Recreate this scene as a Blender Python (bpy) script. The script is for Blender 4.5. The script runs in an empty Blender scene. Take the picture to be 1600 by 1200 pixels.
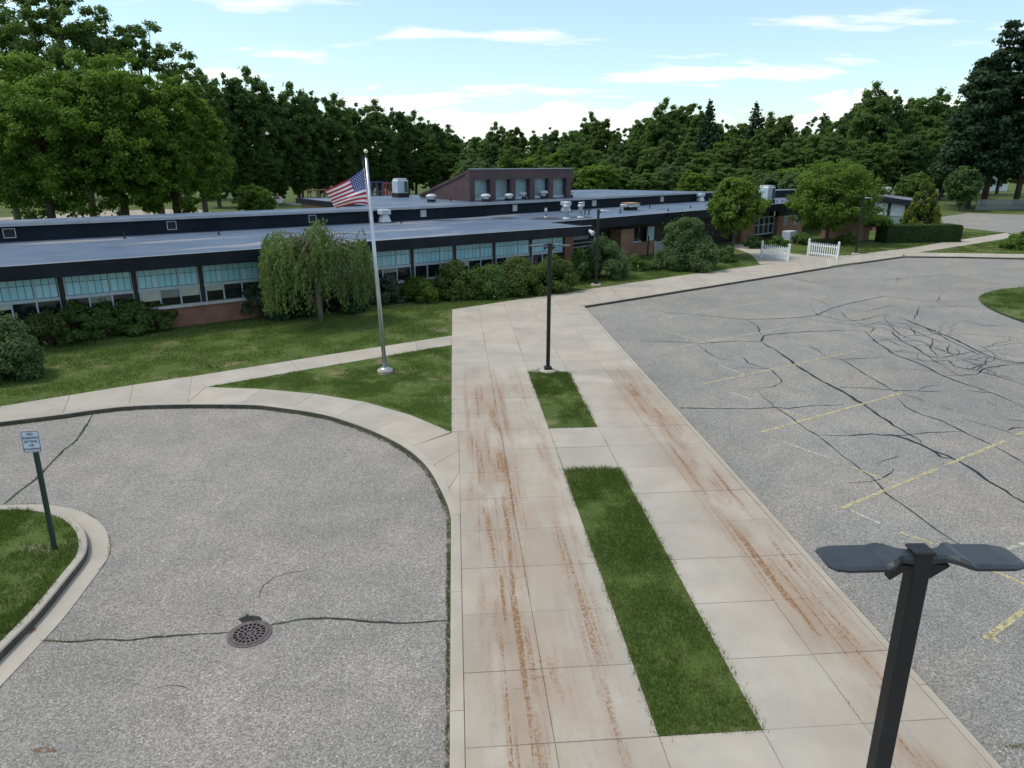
import bpy, math, random
import numpy as np
from mathutils import Vector, Matrix, noise as mnoise

# ------------------------------------------------------------------ camera, sky, sun, exposure
scene = bpy.context.scene
col = scene.collection
CAM_H, PITCH, FPX = 7.0, math.radians(17.4), 1109.0
cam_d = bpy.data.cameras.new('camera')
cam_d.sensor_width = 36.0
cam_d.lens = 36.0 * FPX / 1600.0
cam_d.clip_end = 12000.0
cam = bpy.data.objects.new('camera', cam_d)
cam.location = (0, 0, CAM_H)
cam.rotation_euler = (math.pi / 2 - PITCH, 0, 0)
col.objects.link(cam)
scene.camera = cam
scene.view_settings.view_transform = 'Standard'
scene.view_settings.look = 'None'
scene.view_settings.gamma = 1.0
scene.view_settings.exposure = 0.78
scene.view_settings.use_curve_mapping = False
scene.cycles.max_bounces = 8
scene.cycles.transparent_max_bounces = 12
scene.cycles.use_denoising = True

SUN_ELEV, SUN_AZ = math.radians(60), math.radians(-85)      # azimuth from +Y towards +X
SKY_STRENGTH, SUN_STRENGTH, SUN_ANGLE = 0.12, 1.5, math.radians(14)

world = bpy.data.worlds.new('World')
scene.world = world
world.use_nodes = True


def build_world():
    nt = world.node_tree
    nt.nodes.clear()
    N, L = nt.nodes.new, nt.links.new
    out = N('ShaderNodeOutputWorld')
    bg = N('ShaderNodeBackground')
    bg.inputs['Strength'].default_value = SKY_STRENGTH
    sky = N('ShaderNodeTexSky')
    sky.sky_type = 'NISHITA'
    sky.sun_disc = False
    sky.sun_elevation = SUN_ELEV
    sky.sun_rotation = SUN_AZ
    sky.air_density, sky.dust_density, sky.ozone_density = 1.0, 0.8, 2.2
    tc = N('ShaderNodeTexCoord')
    sep = N('ShaderNodeSeparateXYZ')
    L(tc.outputs['Generated'], sep.inputs[0])

    def math_(op, a, b=None, c=None):
        m = N('ShaderNodeMath')
        m.operation = op
        for i, v in enumerate((a, b, c)):
            if v is None:
                continue
            if isinstance(v, (int, float)):
                m.inputs[i].default_value = v
            else:
                L(v, m.inputs[i])
        return m.outputs[0]

    def ramp(v, lo, hi, a=0.0, b=1.0):
        m = N('ShaderNodeMapRange')
        m.interpolation_type = 'SMOOTHSTEP'
        L(v, m.inputs['Value'])
        m.inputs['From Min'].default_value, m.inputs['From Max'].default_value = lo, hi
        m.inputs['To Min'].default_value, m.inputs['To Max'].default_value = a, b
        return m.outputs[0]
    z = math_('MAXIMUM', sep.outputs['Z'], 0.0)
    zz = math_('ADD', z, 0.10)
    cx = math_('DIVIDE', sep.outputs['X'], zz)
    cy = math_('DIVIDE', sep.outputs['Y'], zz)
    comb = N('ShaderNodeCombineXYZ')
    L(math_('MULTIPLY', cx, 0.8), comb.inputs[0])
    L(math_('MULTIPLY', cy, 1.5), comb.inputs[1])
    n1 = N('ShaderNodeTexNoise')
    n1.inputs['Scale'].default_value = 0.8
    n1.inputs['Detail'].default_value = 9.0
    n1.inputs['Roughness'].default_value = 0.56
    L(comb.outputs[0], n1.inputs['Vector'])
    thin = ramp(n1.outputs['Fac'], 0.50, 0.62)
    # cumulus bank low over the horizon, all the way round
    mp = N('ShaderNodeMapping')
    mp.inputs['Scale'].default_value = (3.2, 3.2, 9.0)
    L(tc.outputs['Generated'], mp.inputs['Vector'])
    n2 = N('ShaderNodeTexNoise')
    n2.inputs['Scale'].default_value = 1.6
    n2.inputs['Detail'].default_value = 8.0
    n2.inputs['Roughness'].default_value = 0.55
    L(mp.outputs[0], n2.inputs['Vector'])
    lim = math_('MULTIPLY_ADD', n2.outputs['Fac'], 0.36, -0.115)
    bank = ramp(math_('SUBTRACT', lim, z), -0.006, 0.014)
    cloud = math_('MAXIMUM', math_('MULTIPLY', thin, 0.85), math_('MULTIPLY', bank, 0.8))
    veil = math_('MAXIMUM', cloud, 0.14)
    mix = N('ShaderNodeMix')
    mix.data_type = 'RGBA'
    L(veil, mix.inputs['Factor'])
    tint = N('ShaderNodeMix')
    tint.data_type, tint.blend_type = 'RGBA', 'MULTIPLY'
    tint.inputs['Factor'].default_value = 1.0
    L(sky.outputs['Color'], tint.inputs['A'])
    tint.inputs['B'].default_value = (0.88, 0.98, 0.90, 1)
    L(tint.outputs['Result'], mix.inputs['A'])
    mix.inputs['B'].default_value = (5.7, 5.75, 5.65, 1)
    L(mix.outputs['Result'], bg.inputs['Color'])
    L(bg.outputs[0], out.inputs['Surface'])


build_world()
sun_d = bpy.data.lights.new('sun', 'SUN')
sun_d.energy = SUN_STRENGTH
sun_d.angle = SUN_ANGLE
sun_d.color = (1.0, 0.92, 0.81)
sun = bpy.data.objects.new('sun', sun_d)
sdir = Vector((math.sin(SUN_AZ) * math.cos(SUN_ELEV), math.cos(SUN_AZ) * math.cos(SUN_ELEV), math.sin(SUN_ELEV)))
sun.rotation_euler = sdir.to_track_quat('Z', 'Y').to_euler()
sun.location = (0, 0, 60)
col.objects.link(sun)

# ------------------------------------------------------------------ surveying helpers
_c, _s = math.cos(PITCH), math.sin(PITCH)
ASPH = -0.13


def g(u, v, z=0.0):
    """where the sight line through a point of the survey photograph meets height z"""
    x, y = (u - 800.0) / FPX, (600.0 - v) / FPX
    r = (x, _c + y * _s, y * _c - _s)
    t = (z - CAM_H) / r[2]
    return (r[0] * t, r[1] * t, z)


def gl(pts, z=0.0):
    return [g(u, v, z)[:2] for u, v in pts]


BD = np.array([0.80210, 0.59718])          # along the school
BN = np.array([-0.59718, 0.80210])         # towards its back
B_ANG = math.atan2(BD[1], BD[0])
WD = np.array([-0.078913, 0.99688])        # along the double walk
WN = np.array([0.99688, 0.078913])
W_ANG = math.atan2(WN[1], WN[0])


def bxy(s, t):
    return tuple(s * BD + t * BN)


def st(u, v, z):
    p = np.array(g(u, v, z)[:2])
    return float(p @ BD), float(p @ BN)


def wxy(a, b):
    return tuple(a * WN + b * WD)


rng = np.random.default_rng(7)
random.seed(5)

# ------------------------------------------------------------------ mesh helpers


class MB:
    def __init__(self):
        self.v, self.f, self.m = [], [], []

    def add(self, vs, fs, mi=0):
        o = len(self.v)
        self.v += [tuple(p) for p in vs]
        self.f += [tuple(i + o for i in f) for f in fs]
        self.m += [mi] * len(fs)
        return self

    def box(self, x0, x1, y0, y1, z0, z1, mi=0):
        vs = [(x0, y0, z0), (x1, y0, z0), (x1, y1, z0), (x0, y1, z0), (x0, y0, z1), (x1, y0, z1), (x1, y1, z1), (x0, y1, z1)]
        return self.add(vs, [(0, 3, 2, 1), (4, 5, 6, 7), (0, 1, 5, 4), (1, 2, 6, 5), (2, 3, 7, 6), (3, 0, 4, 7)], mi)

    def cbox(self, x0, x1, y0, y1, z0, z1, c=0.01, mi=0):
        """box with chamfered top and bottom edges"""
        lv = []
        for z, d in ((z0, c), (z0 + c, 0), (z1 - c, 0), (z1, c)):
            lv.append([(x0 + d, y0 + d, z), (x1 - d, y0 + d, z), (x1 - d, y1 - d, z), (x0 + d, y1 - d, z)])
        vs = sum(lv, [])
        fs = [(3, 2, 1, 0), (12, 13, 14, 15)]
        for k in range(3):
            for i in range(4):
                j = (i + 1) % 4
                fs.append((k * 4 + i, k * 4 + j, k * 4 + 4 + j, k * 4 + 4 + i))
        return self.add(vs, fs, mi)

    def prism(self, poly, z0, z1, mi=0, bottom=True):
        n = len(poly)
        vs = [(x, y, z0) for x, y in poly] + [(x, y, z1) for x, y in poly]
        fs = [tuple(range(n, 2 * n))]
        if bottom:
            fs.append(tuple(range(n - 1, -1, -1)))
        fs += [(i, (i + 1) % n, n + (i + 1) % n, n + i) for i in range(n)]
        return self.add(vs, fs, mi)

    def tube(self, pts, radii, n=8, mi=0, caps=True):
        P = [Vector(p) for p in pts]
        vs, fs = [], []
        for i, p in enumerate(P):
            d = (P[min(i + 1, len(P) - 1)] - P[max(i - 1, 0)]).normalized()
            a = d.cross(Vector((0.02, 1, 0.03)) if abs(d.y) < 0.9 else Vector((1, 0, 0.02))).normalized()
            b = d.cross(a)
            for k in range(n):
                t = 2 * math.pi * k / n
                vs.append(p + (a * math.cos(t) + b * math.sin(t)) * radii[i])
        for i in range(len(P) - 1):
            for k in range(n):
                k2 = (k + 1) % n
                fs.append((i * n + k, i * n + k2, (i + 1) * n + k2, (i + 1) * n + k))
        if caps:
            fs.append(tuple(range(n - 1, -1, -1)))
            fs.append(tuple((len(P) - 1) * n + k for k in range(n)))
        return self.add(vs, fs, mi)

    def lathe(self, prof, n=16, c=(0, 0, 0), mi=0):
        vs, fs = [], []
        for r, z in prof:
            for k in range(n):
                t = 2 * math.pi * k / n
                vs.append((c[0] + r * math.cos(t), c[1] + r * math.sin(t), c[2] + z))
        for i in range(len(prof) - 1):
            for k in range(n):
                k2 = (k + 1) % n
                fs.append((i * n + k, i * n + k2, (i + 1) * n + k2, (i + 1) * n + k))
        fs.append(tuple(range(n - 1, -1, -1)))
        fs.append(tuple((len(prof) - 1) * n + k for k in range(n)))
        return self.add(vs, fs, mi)

    def mesh(self, name, mats, smooth=False):
        me = bpy.data.meshes.new(name)
        me.from_pydata(self.v, [], self.f)
        for m in (mats if isinstance(mats, (list, tuple)) else [mats]):
            me.materials.append(m)
        if any(self.m):
            me.polygons.foreach_set('material_index', self.m)
        if smooth:
            me.polygons.foreach_set('use_smooth', [True] * len(self.f))
        me.update()
        return me

    def build(self, name, mats, parent=None, smooth=False, loc=None, rz=0.0, **props):
        return obj(name, self.mesh(name, mats, smooth), parent, loc, rz, **props)


def obj(name, me, parent=None, loc=None, rz=0.0, **props):
    o = bpy.data.objects.new(name, me)
    col.objects.link(o)
    if parent is not None:
        o.parent = parent
    if loc is not None:
        o.location = loc
    if rz:
        o.rotation_euler = (0, 0, rz)
    for k, v in props.items():
        o[k] = v
    return o


def thing(name, label, category, loc=(0, 0, 0), rz=0.0, group=None):
    o = obj(name, None, None, loc, rz, label=label, category=category)
    o.empty_display_size = 0.3
    if group:
        o['group'] = group
    return o


def struct(name, loc=(0, 0, 0), rz=0.0):
    return obj(name, None, None, loc, rz, kind='structure')


def copy_tree(root, loc, rz=0.0, scale=None, label=None):
    r = root.copy()
    col.objects.link(r)
    r.location = loc
    r.rotation_euler = (0, 0, rz)
    if scale is not None:
        r.scale = scale
    if label:
        r['label'] = label
    for ch in root.children:
        c = ch.copy()
        col.objects.link(c)
        c.parent = r
        for gch in ch.children:
            d = gch.copy()
            col.objects.link(d)
            d.parent = c
    return r


def quads_mesh(name, V, mat, tri=False, smooth=False):
    """V: (N,4,3) or (N,3,3) array of loose faces"""
    n, k = V.shape[0], V.shape[1]
    me = bpy.data.meshes.new(name)
    me.vertices.add(n * k)
    me.vertices.foreach_set('co', V.reshape(-1).astype(np.float32))
    me.loops.add(n * k)
    me.loops.foreach_set('vertex_index', np.arange(n * k, dtype=np.int32))
    me.polygons.add(n)
    me.polygons.foreach_set('loop_start', np.arange(0, n * k, k, dtype=np.int32))
    me.polygons.foreach_set('loop_total', np.full(n, k, dtype=np.int32))
    for m in (mat if isinstance(mat, (list, tuple)) else [mat]):
        me.materials.append(m)
    me.update(calc_edges=True)
    return me


def in_poly(P, poly):
    x, y = P[:, 0], P[:, 1]
    inside = np.zeros(len(P), bool)
    n = len(poly)
    for i in range(n):
        x1, y1 = poly[i]
        x2, y2 = poly[(i + 1) % n]
        c = ((y1 > y) != (y2 > y)) & (x < (x2 - x1) * (y - y1) / ((y2 - y1) + 1e-12) + x1)
        inside ^= c
    return inside


def clip_poly(poly, p, d, keep_left=True):
    """Sutherland-Hodgman against the line through p with direction d"""
    nx, ny = (-d[1], d[0]) if keep_left else (d[1], -d[0])
    out = []
    m = len(poly)
    for i in range(m):
        a, b = poly[i], poly[(i + 1) % m]
        da = (a[0] - p[0]) * nx + (a[1] - p[1]) * ny
        db = (b[0] - p[0]) * nx + (b[1] - p[1]) * ny
        if da >= 0:
            out.append(a)
        if da * db < 0:
            t = da / (da - db)
            out.append((a[0] + (b[0] - a[0]) * t, a[1] + (b[1] - a[1]) * t))
    return out


def inset(poly, d):
    n = len(poly)
    area = sum(poly[i][0] * poly[(i + 1) % n][1] - poly[(i + 1) % n][0] * poly[i][1] for i in range(n))
    sgn = 1 if area > 0 else -1
    out = []
    for i in range(n):
        p0, p1, p2 = Vector(poly[i - 1]), Vector(poly[i]), Vector(poly[(i + 1) % n])
        e1, e2 = (p1 - p0).normalized(), (p2 - p1).normalized()
        n1, n2 = Vector((-e1.y, e1.x)) * sgn, Vector((-e2.y, e2.x)) * sgn
        b = n1 + n2
        k = 2 * d / max(b.dot(b), 0.4)
        out.append((p1.x + b.x * k, p1.y + b.y * k))
    if area < 0:
        out.reverse()
    return out


def slab_mesh(mb, poly, z0, z1, gap=0.0035, ch=0.006):
    """paving piece with an arris; joints stay open between neighbours"""
    a, b = inset(poly, gap), inset(poly, gap + ch)
    n = len(a)
    vs = [(x, y, z0) for x, y in a] + [(x, y, z1 - ch) for x, y in a] + [(x, y, z1) for x, y in b]
    fs = [tuple(range(2 * n, 3 * n)), tuple(range(n - 1, -1, -1))]
    for k in (0, n):
        fs += [(k + i, k + (i + 1) % n, k + n + (i + 1) % n, k + n + i) for i in range(n)]
    mb.add(vs, fs)
    return mb


def resample(pts, step):
    P = [np.array(p, float) for p in pts]
    out = [P[0]]
    for a, b in zip(P[:-1], P[1:]):
        n = max(1, int(round(np.linalg.norm(b - a) / step)))
        for k in range(1, n + 1):
            out.append(a + (b - a) * k / n)
    return out


def smooth_line(pts, it=2):
    P = [np.array(p, float) for p in pts]
    for _ in range(it):
        Q = [P[0]]
        for a, b in zip(P[:-1], P[1:]):
            Q += [a * .75 + b * .25, a * .25 + b * .75]
        Q.append(P[-1])
        P = Q
    return P


def offset_line(P, d):
    out = []
    for i, p in enumerate(P):
        t = P[min(i + 1, len(P) - 1)] - P[max(i - 1, 0)]
        t = t / np.linalg.norm(t)
        out.append(p + np.array([-t[1], t[0]]) * d)
    return out

# ------------------------------------------------------------------ materials


class NT:
    def __init__(self, name):
        self.mat = bpy.data.materials.new(name)
        self.mat.use_nodes = True
        self.nt = self.mat.node_tree
        self.nt.nodes.clear()
        self.out = self.nt.nodes.new('ShaderNodeOutputMaterial')
        self.p = self.nt.nodes.new('ShaderNodeBsdfPrincipled')
        self.nt.links.new(self.p.outputs[0], self.out.inputs['Surface'])

    def n(self, t, **kw):
        nd = self.nt.nodes.new(t)
        for k, v in kw.items():
            setattr(nd, k, v)
        return nd

    def l(self, a, b):
        self.nt.links.new(a, b)

    def pos(self, obj_space=False):
        if obj_space:
            return self.n('ShaderNodeTexCoord').outputs['Object']
        return self.n('ShaderNodeNewGeometry').outputs['Position']

    def noise(self, vec, scale, detail=4.0, rough=0.55, out='Fac', dist=0.0):
        t = self.n('ShaderNodeTexNoise')
        t.inputs['Scale'].default_value = scale
        t.inputs['Detail'].default_value = detail
        t.inputs['Roughness'].default_value = rough
        t.inputs['Distortion'].default_value = dist
        if vec is not None:
            self.l(vec, t.inputs['Vector'])
        return t.outputs[out]

    def rng(self, v, lo, hi, a=0.0, b=1.0):
        m = self.n('ShaderNodeMapRange')
        m.interpolation_type = 'SMOOTHSTEP'
        self.l(v, m.inputs['Value'])
        for k, x in zip(('From Min', 'From Max', 'To Min', 'To Max'), (lo, hi, a, b)):
            m.inputs[k].default_value = x
        return m.outputs[0]

    def math(self, op, a, b=None, c=None, clamp=False):
        m = self.n('ShaderNodeMath', operation=op, use_clamp=clamp)
        for i, v in enumerate((a, b, c)):
            if v is None:
                continue
            if isinstance(v, (int, float)):
                m.inputs[i].default_value = v
            else:
                self.l(v, m.inputs[i])
        return m.outputs[0]

    def mix(self, f, a, b, blend='MIX'):
        m = self.n('ShaderNodeMix', data_type='RGBA', blend_type=blend)
        for k, v in (('Factor', f), ('A', a), ('B', b)):
            if isinstance(v, (int, float)):
                m.inputs[k].default_value = v
            elif isinstance(v, tuple):
                m.inputs[k].default_value = (*v, 1.0) if len(v) == 3 else v
            else:
                self.l(v, m.inputs[k])
        return m.outputs['Result']

    def scaled(self, vec, s, rz=0.0):
        m = self.n('ShaderNodeMapping')
        m.inputs['Scale'].default_value = s
        m.inputs['Rotation'].default_value = (0, 0, rz)
        self.l(vec, m.inputs['Vector'])
        return m.outputs[0]

    def color(self, c):
        if isinstance(c, tuple):
            self.p.inputs['Base Color'].default_value = (*c, 1)
        else:
            self.l(c, self.p.inputs['Base Color'])

    def rough(self, r):
        if isinstance(r, (int, float)):
            self.p.inputs['Roughness'].default_value = r
        else:
            self.l(r, self.p.inputs['Roughness'])

    def spec(self, v):
        self.p.inputs['Specular IOR Level'].default_value = v

    def bump(self, h, strength=0.3, dist=0.01):
        b = self.n('ShaderNodeBump')
        b.inputs['Strength'].default_value = strength
        b.inputs['Distance'].default_value = dist
        self.l(h, b.inputs['Height'])
        self.l(b.outputs[0], self.p.inputs['Normal'])


M = {}


def plain(key, c, rough=0.6, var=0.12, scale=3.0, metal=0.0, spec=0.5):
    t = NT(key)
    f = t.noise(t.pos(True), scale, 5)
    t.color(t.mix(t.rng(f, 0.3, 0.7), tuple(x * (1 - var) for x in c), tuple(min(1, x * (1 + var)) for x in c)))
    t.rough(rough)
    t.p.inputs['Metallic'].default_value = metal
    t.spec(spec)
    M[key] = t.mat
    return t


def make_asphalt(key, base, tint):
    t = NT(key)
    P = t.pos()
    v = t.n('ShaderNodeTexVoronoi', feature='F1')
    v.inputs['Scale'].default_value = 52.0
    t.l(P, v.inputs['Vector'])
    sepc = t.n('ShaderNodeSeparateColor')
    t.l(v.outputs['Color'], sepc.inputs[0])
    stone = t.rng(sepc.outputs[0], 0.0, 1.0, 0.66, 1.34)
    bright = t.rng(sepc.outputs[1], 0.86, 1.0, 0.0, 0.75)
    big = t.rng(t.noise(P, 0.16, 6, 0.6), 0.3, 0.72, 0.90, 1.08)
    mid = t.rng(t.noise(P, 1.3, 5, 0.6), 0.25, 0.75, 0.93, 1.07)
    val = t.math('MULTIPLY', t.math('MULTIPLY', t.math('ADD', stone, bright), big), mid)
    warm = t.rng(t.noise(P, 0.32, 4), 0.4, 0.7)
    hue = t.mix(warm, base, tint)
    stains = t.rng(t.noise(P, 0.55, 7, 0.62, dist=0.6), 0.60, 0.74)
    hue = t.mix(t.math('MULTIPLY', stains, 0.22), hue, tuple(x * 0.55 for x in base))
    mul = t.n('ShaderNodeVectorMath', operation='SCALE')
    t.l(hue, mul.inputs[0])
    t.l(val, mul.inputs['Scale'])
    t.color(mul.outputs[0])
    t.rough(0.93)
    t.spec(0.25)
    t.bump(sepc.outputs[0], 0.55, 0.006)
    M[key] = t.mat


def make_concrete():
    t = NT('concrete_walk')
    P = t.pos()
    W = t.scaled(P, (1, 1, 1), -W_ANG)          # x across the walk, y along it
    sx = t.n('ShaderNodeSeparateXYZ')
    t.l(W, sx.inputs[0])
    a, b = sx.outputs[0], sx.outputs[1]
    oi = t.n('ShaderNodeObjectInfo').outputs['Random']
    tone = t.rng(t.noise(P, 0.9, 6, 0.6), 0.3, 0.7, 0.90, 1.07)
    grain = t.rng(t.noise(P, 60.0, 3, 0.6), 0.25, 0.75, 0.93, 1.07)
    each = t.rng(oi, 0.0, 1.0, 0.95, 1.05)
    val = t.math('MULTIPLY', t.math('MULTIPLY', tone, grain), each)
    # rusty sprinkler and tyre streaks that run along the two walks

    def band(c0, w):
        d = t.math('ABSOLUTE', t.math('SUBTRACT', a, c0))
        return t.rng(d, 0.0, w, 1.0, 0.0)
    lat = t.math('MAXIMUM', t.math('MAXIMUM', band(0.80, 1.0), band(5.70, 0.85)), t.math('MULTIPLY', band(2.0, 0.5), 0.5))
    alo = t.math('MULTIPLY', t.rng(b, 25.5, 21.0), t.rng(b, 4.0, 6.0))
    mask = t.math('MULTIPLY', lat, alo)
    fine = t.rng(t.noise(t.scaled(W, (6.5, 0.16, 1)), 1.0, 6, 0.68, dist=0.35), 0.47, 0.62)
    blot = t.rng(t.noise(t.scaled(W, (1.8, 0.34, 1)), 1.0, 6, 0.62), 0.38, 0.58)
    cross = t.rng(t.noise(t.scaled(W, (1.5, 11.0, 1)), 1.0, 4, 0.6), 0.60, 0.70)
    brk = t.rng(t.noise(P, 16.0, 4, 0.7), 0.36, 0.62)
    st_ = t.math('MULTIPLY', t.math('MAXIMUM', fine, t.math('MULTIPLY', cross, 0.6)), blot)
    st_ = t.math('ADD', t.math('MULTIPLY', t.math('MULTIPLY', st_, brk), 1.75), t.math('MULTIPLY', blot, 0.30))
    st_ = t.math('MULTIPLY', st_, mask, clamp=True)
    hue = t.mix(t.rng(t.noise(P, 0.22, 4), 0.35, 0.65), (0.375, 0.342, 0.293), (0.396, 0.352, 0.295))
    mul = t.n('ShaderNodeVectorMath', operation='SCALE')
    t.l(hue, mul.inputs[0])
    t.l(val, mul.inputs['Scale'])
    spots = t.rng(t.noise(P, 3.3, 6, 0.7), 0.66, 0.74, 0.0, 0.4)
    c = t.mix(spots, mul.outputs[0], (0.25, 0.215, 0.18))
    wide = t.math('MULTIPLY', t.math('MAXIMUM', band(0.9, 2.0), band(5.5, 1.5)), alo)
    film = t.rng(t.noise(t.scaled(W, (0.9, 0.28, 1)), 1.0, 6, 0.65), 0.34, 0.62)
    c = t.mix(t.math('MULTIPLY', t.math('MULTIPLY', wide, film), 0.55), c, (0.315, 0.232, 0.158))
    c = t.mix(t.math('MULTIPLY', st_, 1.0, clamp=True), c, (0.225, 0.122, 0.060))
    t.color(c)
    t.rough(0.88)
    t.spec(0.3)
    t.bump(t.noise(P, 70.0, 4, 0.6), 0.18, 0.004)
    M['concrete'] = t.mat


def make_grass_ground():
    t = NT('lawn')
    P = t.pos()
    n1 = t.rng(t.noise(P, 0.28, 6, 0.6), 0.34, 0.66)
    n2 = t.rng(t.noise(P, 2.4, 6, 0.65), 0.3, 0.72)
    n3 = t.rng(t.noise(P, 14.0, 5, 0.7), 0.25, 0.75)
    c = t.mix(n1, (0.065, 0.105, 0.022), (0.115, 0.150, 0.042))
    c = t.mix(t.math('MULTIPLY', n2, 0.6), c, (0.030, 0.058, 0.010))
    c = t.mix(t.math('MULTIPLY', n3, 0.45), c, (0.090, 0.125, 0.034))
    dry = t.math('MULTIPLY', t.rng(t.noise(P, 0.75, 7, 0.68), 0.50, 0.66), t.rng(t.noise(P, 0.16, 3), 0.40, 0.56))
    c = t.mix(t.math('MULTIPLY', dry, 0.85), c, (0.21, 0.175, 0.095))
    t.color(c)
    t.rough(0.95)
    t.spec(0.15)
    t.bump(t.noise(P, 9.0, 6, 0.7), 0.6, 0.05)
    M['lawn'] = t.mat


def leaf_mat(key, c0, c1, trans=0.35, rough=0.5, warm=None):
    """c0..c1: dark to light leaf colour, drawn per leaf and per plant"""
    t = NT(key)
    geo = t.n('ShaderNodeNewGeometry')
    isl = geo.outputs['Random Per Island']
    oi = t.n('ShaderNodeObjectInfo').outputs['Random']
    lump = t.rng(t.noise(t.pos(True), 0.55, 3), 0.32, 0.68)
    f = t.math('ADD', t.math('MULTIPLY', isl, 0.5), t.math('MULTIPLY', lump, 0.5))
    c = t.mix(f, c0, c1)
    c = t.mix(t.math('MULTIPLY', oi, 0.14), c, warm or (c1[0] * 1.25, c1[1] * 0.95, c1[2] * 0.6))
    t.color(c)
    t.rough(max(rough, 0.6))
    t.spec(0.18)
    tr = t.n('ShaderNodeBsdfTranslucent')
    t.l(t.mix(0.5, c, (c1[0] * 1.5, c1[1] * 1.6, c1[2] * 0.7)), tr.inputs['Color'])
    ms = t.n('ShaderNodeMixShader')
    ms.inputs[0].default_value = trans
    t.l(t.p.outputs[0], ms.inputs[1])
    t.l(tr.outputs[0], ms.inputs[2])
    t.l(ms.outputs[0], t.out.inputs['Surface'])
    M[key] = t.mat


def make_brick(key, c1, c2, mortar):
    t = NT(key)
    tc = t.pos(True)
    sp = t.n('ShaderNodeSeparateXYZ')
    t.l(tc, sp.inputs[0])
    cb = t.n('ShaderNodeCombineXYZ')
    t.l(t.math('ADD', sp.outputs[0], sp.outputs[1]), cb.inputs[0])
    t.l(sp.outputs[2], cb.inputs[1])
    br = t.n('ShaderNodeTexBrick')
    br.inputs['Scale'].default_value = 1.0
    br.inputs['Brick Width'].default_value = 0.203
    br.inputs['Row Height'].default_value = 0.068
    br.inputs['Mortar Size'].default_value = 0.006
    br.inputs['Color1'].default_value = (*c1, 1)
    br.inputs['Color2'].default_value = (*c2, 1)
    br.inputs['Mortar'].default_value = (*mortar, 1)
    t.l(cb.outputs[0], br.inputs['Vector'])
    n = t.rng(t.noise(tc, 1.4, 5), 0.3, 0.7, 0.0, 0.5)
    t.color(t.mix(n, br.outputs['Color'], tuple(x * 0.6 for x in c1)))
    t.rough(0.9)
    t.bump(br.outputs['Fac'], -0.4, 0.01)
    M[key] = t.mat


def make_roof():
    t = NT('roof_membrane')
    tc = t.pos(True)
    n = t.rng(t.noise(tc, 0.35, 6, 0.62), 0.3, 0.7)
    c = t.mix(n, (0.070, 0.105, 0.165), (0.105, 0.142, 0.205))
    dust = t.math('MULTIPLY', t.rng(t.noise(t.scaled(tc, (0.12, 0.7, 1)), 1.0, 6, 0.6), 0.54, 0.68), 0.7)
    c = t.mix(dust, c, (0.34, 0.31, 0.28))
    sp = t.n('ShaderNodeSeparateXYZ')
    t.l(tc, sp.inputs[0])
    seam = t.math('ABSOLUTE', t.math('SUBTRACT', t.math('FRACT', t.math('DIVIDE', t.math('ADD', sp.outputs[0], 3.1), 6.1)), 0.5))
    sl = t.rng(seam, 0.004, 0.009, 1.0, 0.0)
    c = t.mix(t.math('MULTIPLY', sl, 0.55), c, (0.12, 0.13, 0.15))
    t.color(c)
    t.rough(t.rng(t.noise(tc, 0.9, 4), 0.3, 0.7, 0.42, 0.60))
    t.spec(0.32)
    t.bump(t.noise(tc, 2.0, 4), 0.12, 0.02)
    M['roof'] = t.mat


def make_paint(key, c, lo, hi):
    t = NT(key)
    P = t.pos()
    w = t.rng(t.noise(P, 9.0, 6, 0.7), lo, hi)
    w = t.math('MULTIPLY', w, t.rng(t.noise(P, 55.0, 3, 0.6), 0.30, 0.55))
    t.color(t.mix(t.noise(P, 4.0, 3), tuple(x * 0.85 for x in c), c))
    t.rough(0.8)
    tr = t.n('ShaderNodeBsdfTransparent')
    ms = t.n('ShaderNodeMixShader')
    t.l(w, ms.inputs[0])
    t.l(tr.outputs[0], ms.inputs[1])
    t.l(t.p.outputs[0], ms.inputs[2])
    t.l(ms.outputs[0], t.out.inputs['Surface'])
    M[key] = t.mat


make_asphalt('asphalt_drive', (0.235, 0.222, 0.203), (0.258, 0.236, 0.208))
make_asphalt('asphalt_lot', (0.232, 0.220, 0.204), (0.250, 0.231, 0.208))
make_concrete()
make_grass_ground()
make_roof()
make_brick('brick', (0.24, 0.105, 0.075), (0.30, 0.14, 0.10), (0.27, 0.23, 0.20))
make_brick('brick_tan', (0.33, 0.17, 0.115), (0.38, 0.20, 0.14), (0.33, 0.27, 0.22))
make_paint('yellow_paint', (0.60, 0.52, 0.27), 0.32, 0.60)
make_paint('white_paint', (0.60, 0.58, 0.46), 0.30, 0.62)
make_paint('cement_patch', (0.38, 0.35, 0.30), 0.36, 0.62)
make_paint('moss_film', (0.055, 0.070, 0.024), 0.38, 0.60)
make_paint('dark_stain', (0.135, 0.13, 0.125), 0.36, 0.66)
make_paint('rust_stain', (0.20, 0.095, 0.05), 0.40, 0.60)
plain('kerb_side_shade', (0.075, 0.068, 0.055), 0.95, 0.3, 5.0)  # shade on the kerb's outer face, painted into its colour
plain('crack', (0.030, 0.031, 0.034), 0.9, 0.3, 5.0, spec=0.2)
plain('joint_dirt', (0.15, 0.13, 0.10), 0.95, 0.4, 3.0)
plain('soil', (0.15, 0.115, 0.08), 0.95, 0.25, 2.0)
make_paint('bare_soil', (0.26, 0.21, 0.15), 0.40, 0.62)
plain('gravel', (0.34, 0.29, 0.235), 0.95, 0.2, 0.6)
plain('fascia', (0.009, 0.013, 0.020), 0.7, 0.3, 1.2, spec=0.25)
plain('clerestory', (0.008, 0.013, 0.022), 0.75, 0.3, 0.8, spec=0.25)
plain('coping', (0.34, 0.37, 0.42), 0.4, 0.12, 1.0, metal=0.3)
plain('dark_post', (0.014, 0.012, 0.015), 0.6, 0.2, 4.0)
plain('soffit', (0.06, 0.055, 0.05), 0.8, 0.2, 2.0)
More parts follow.
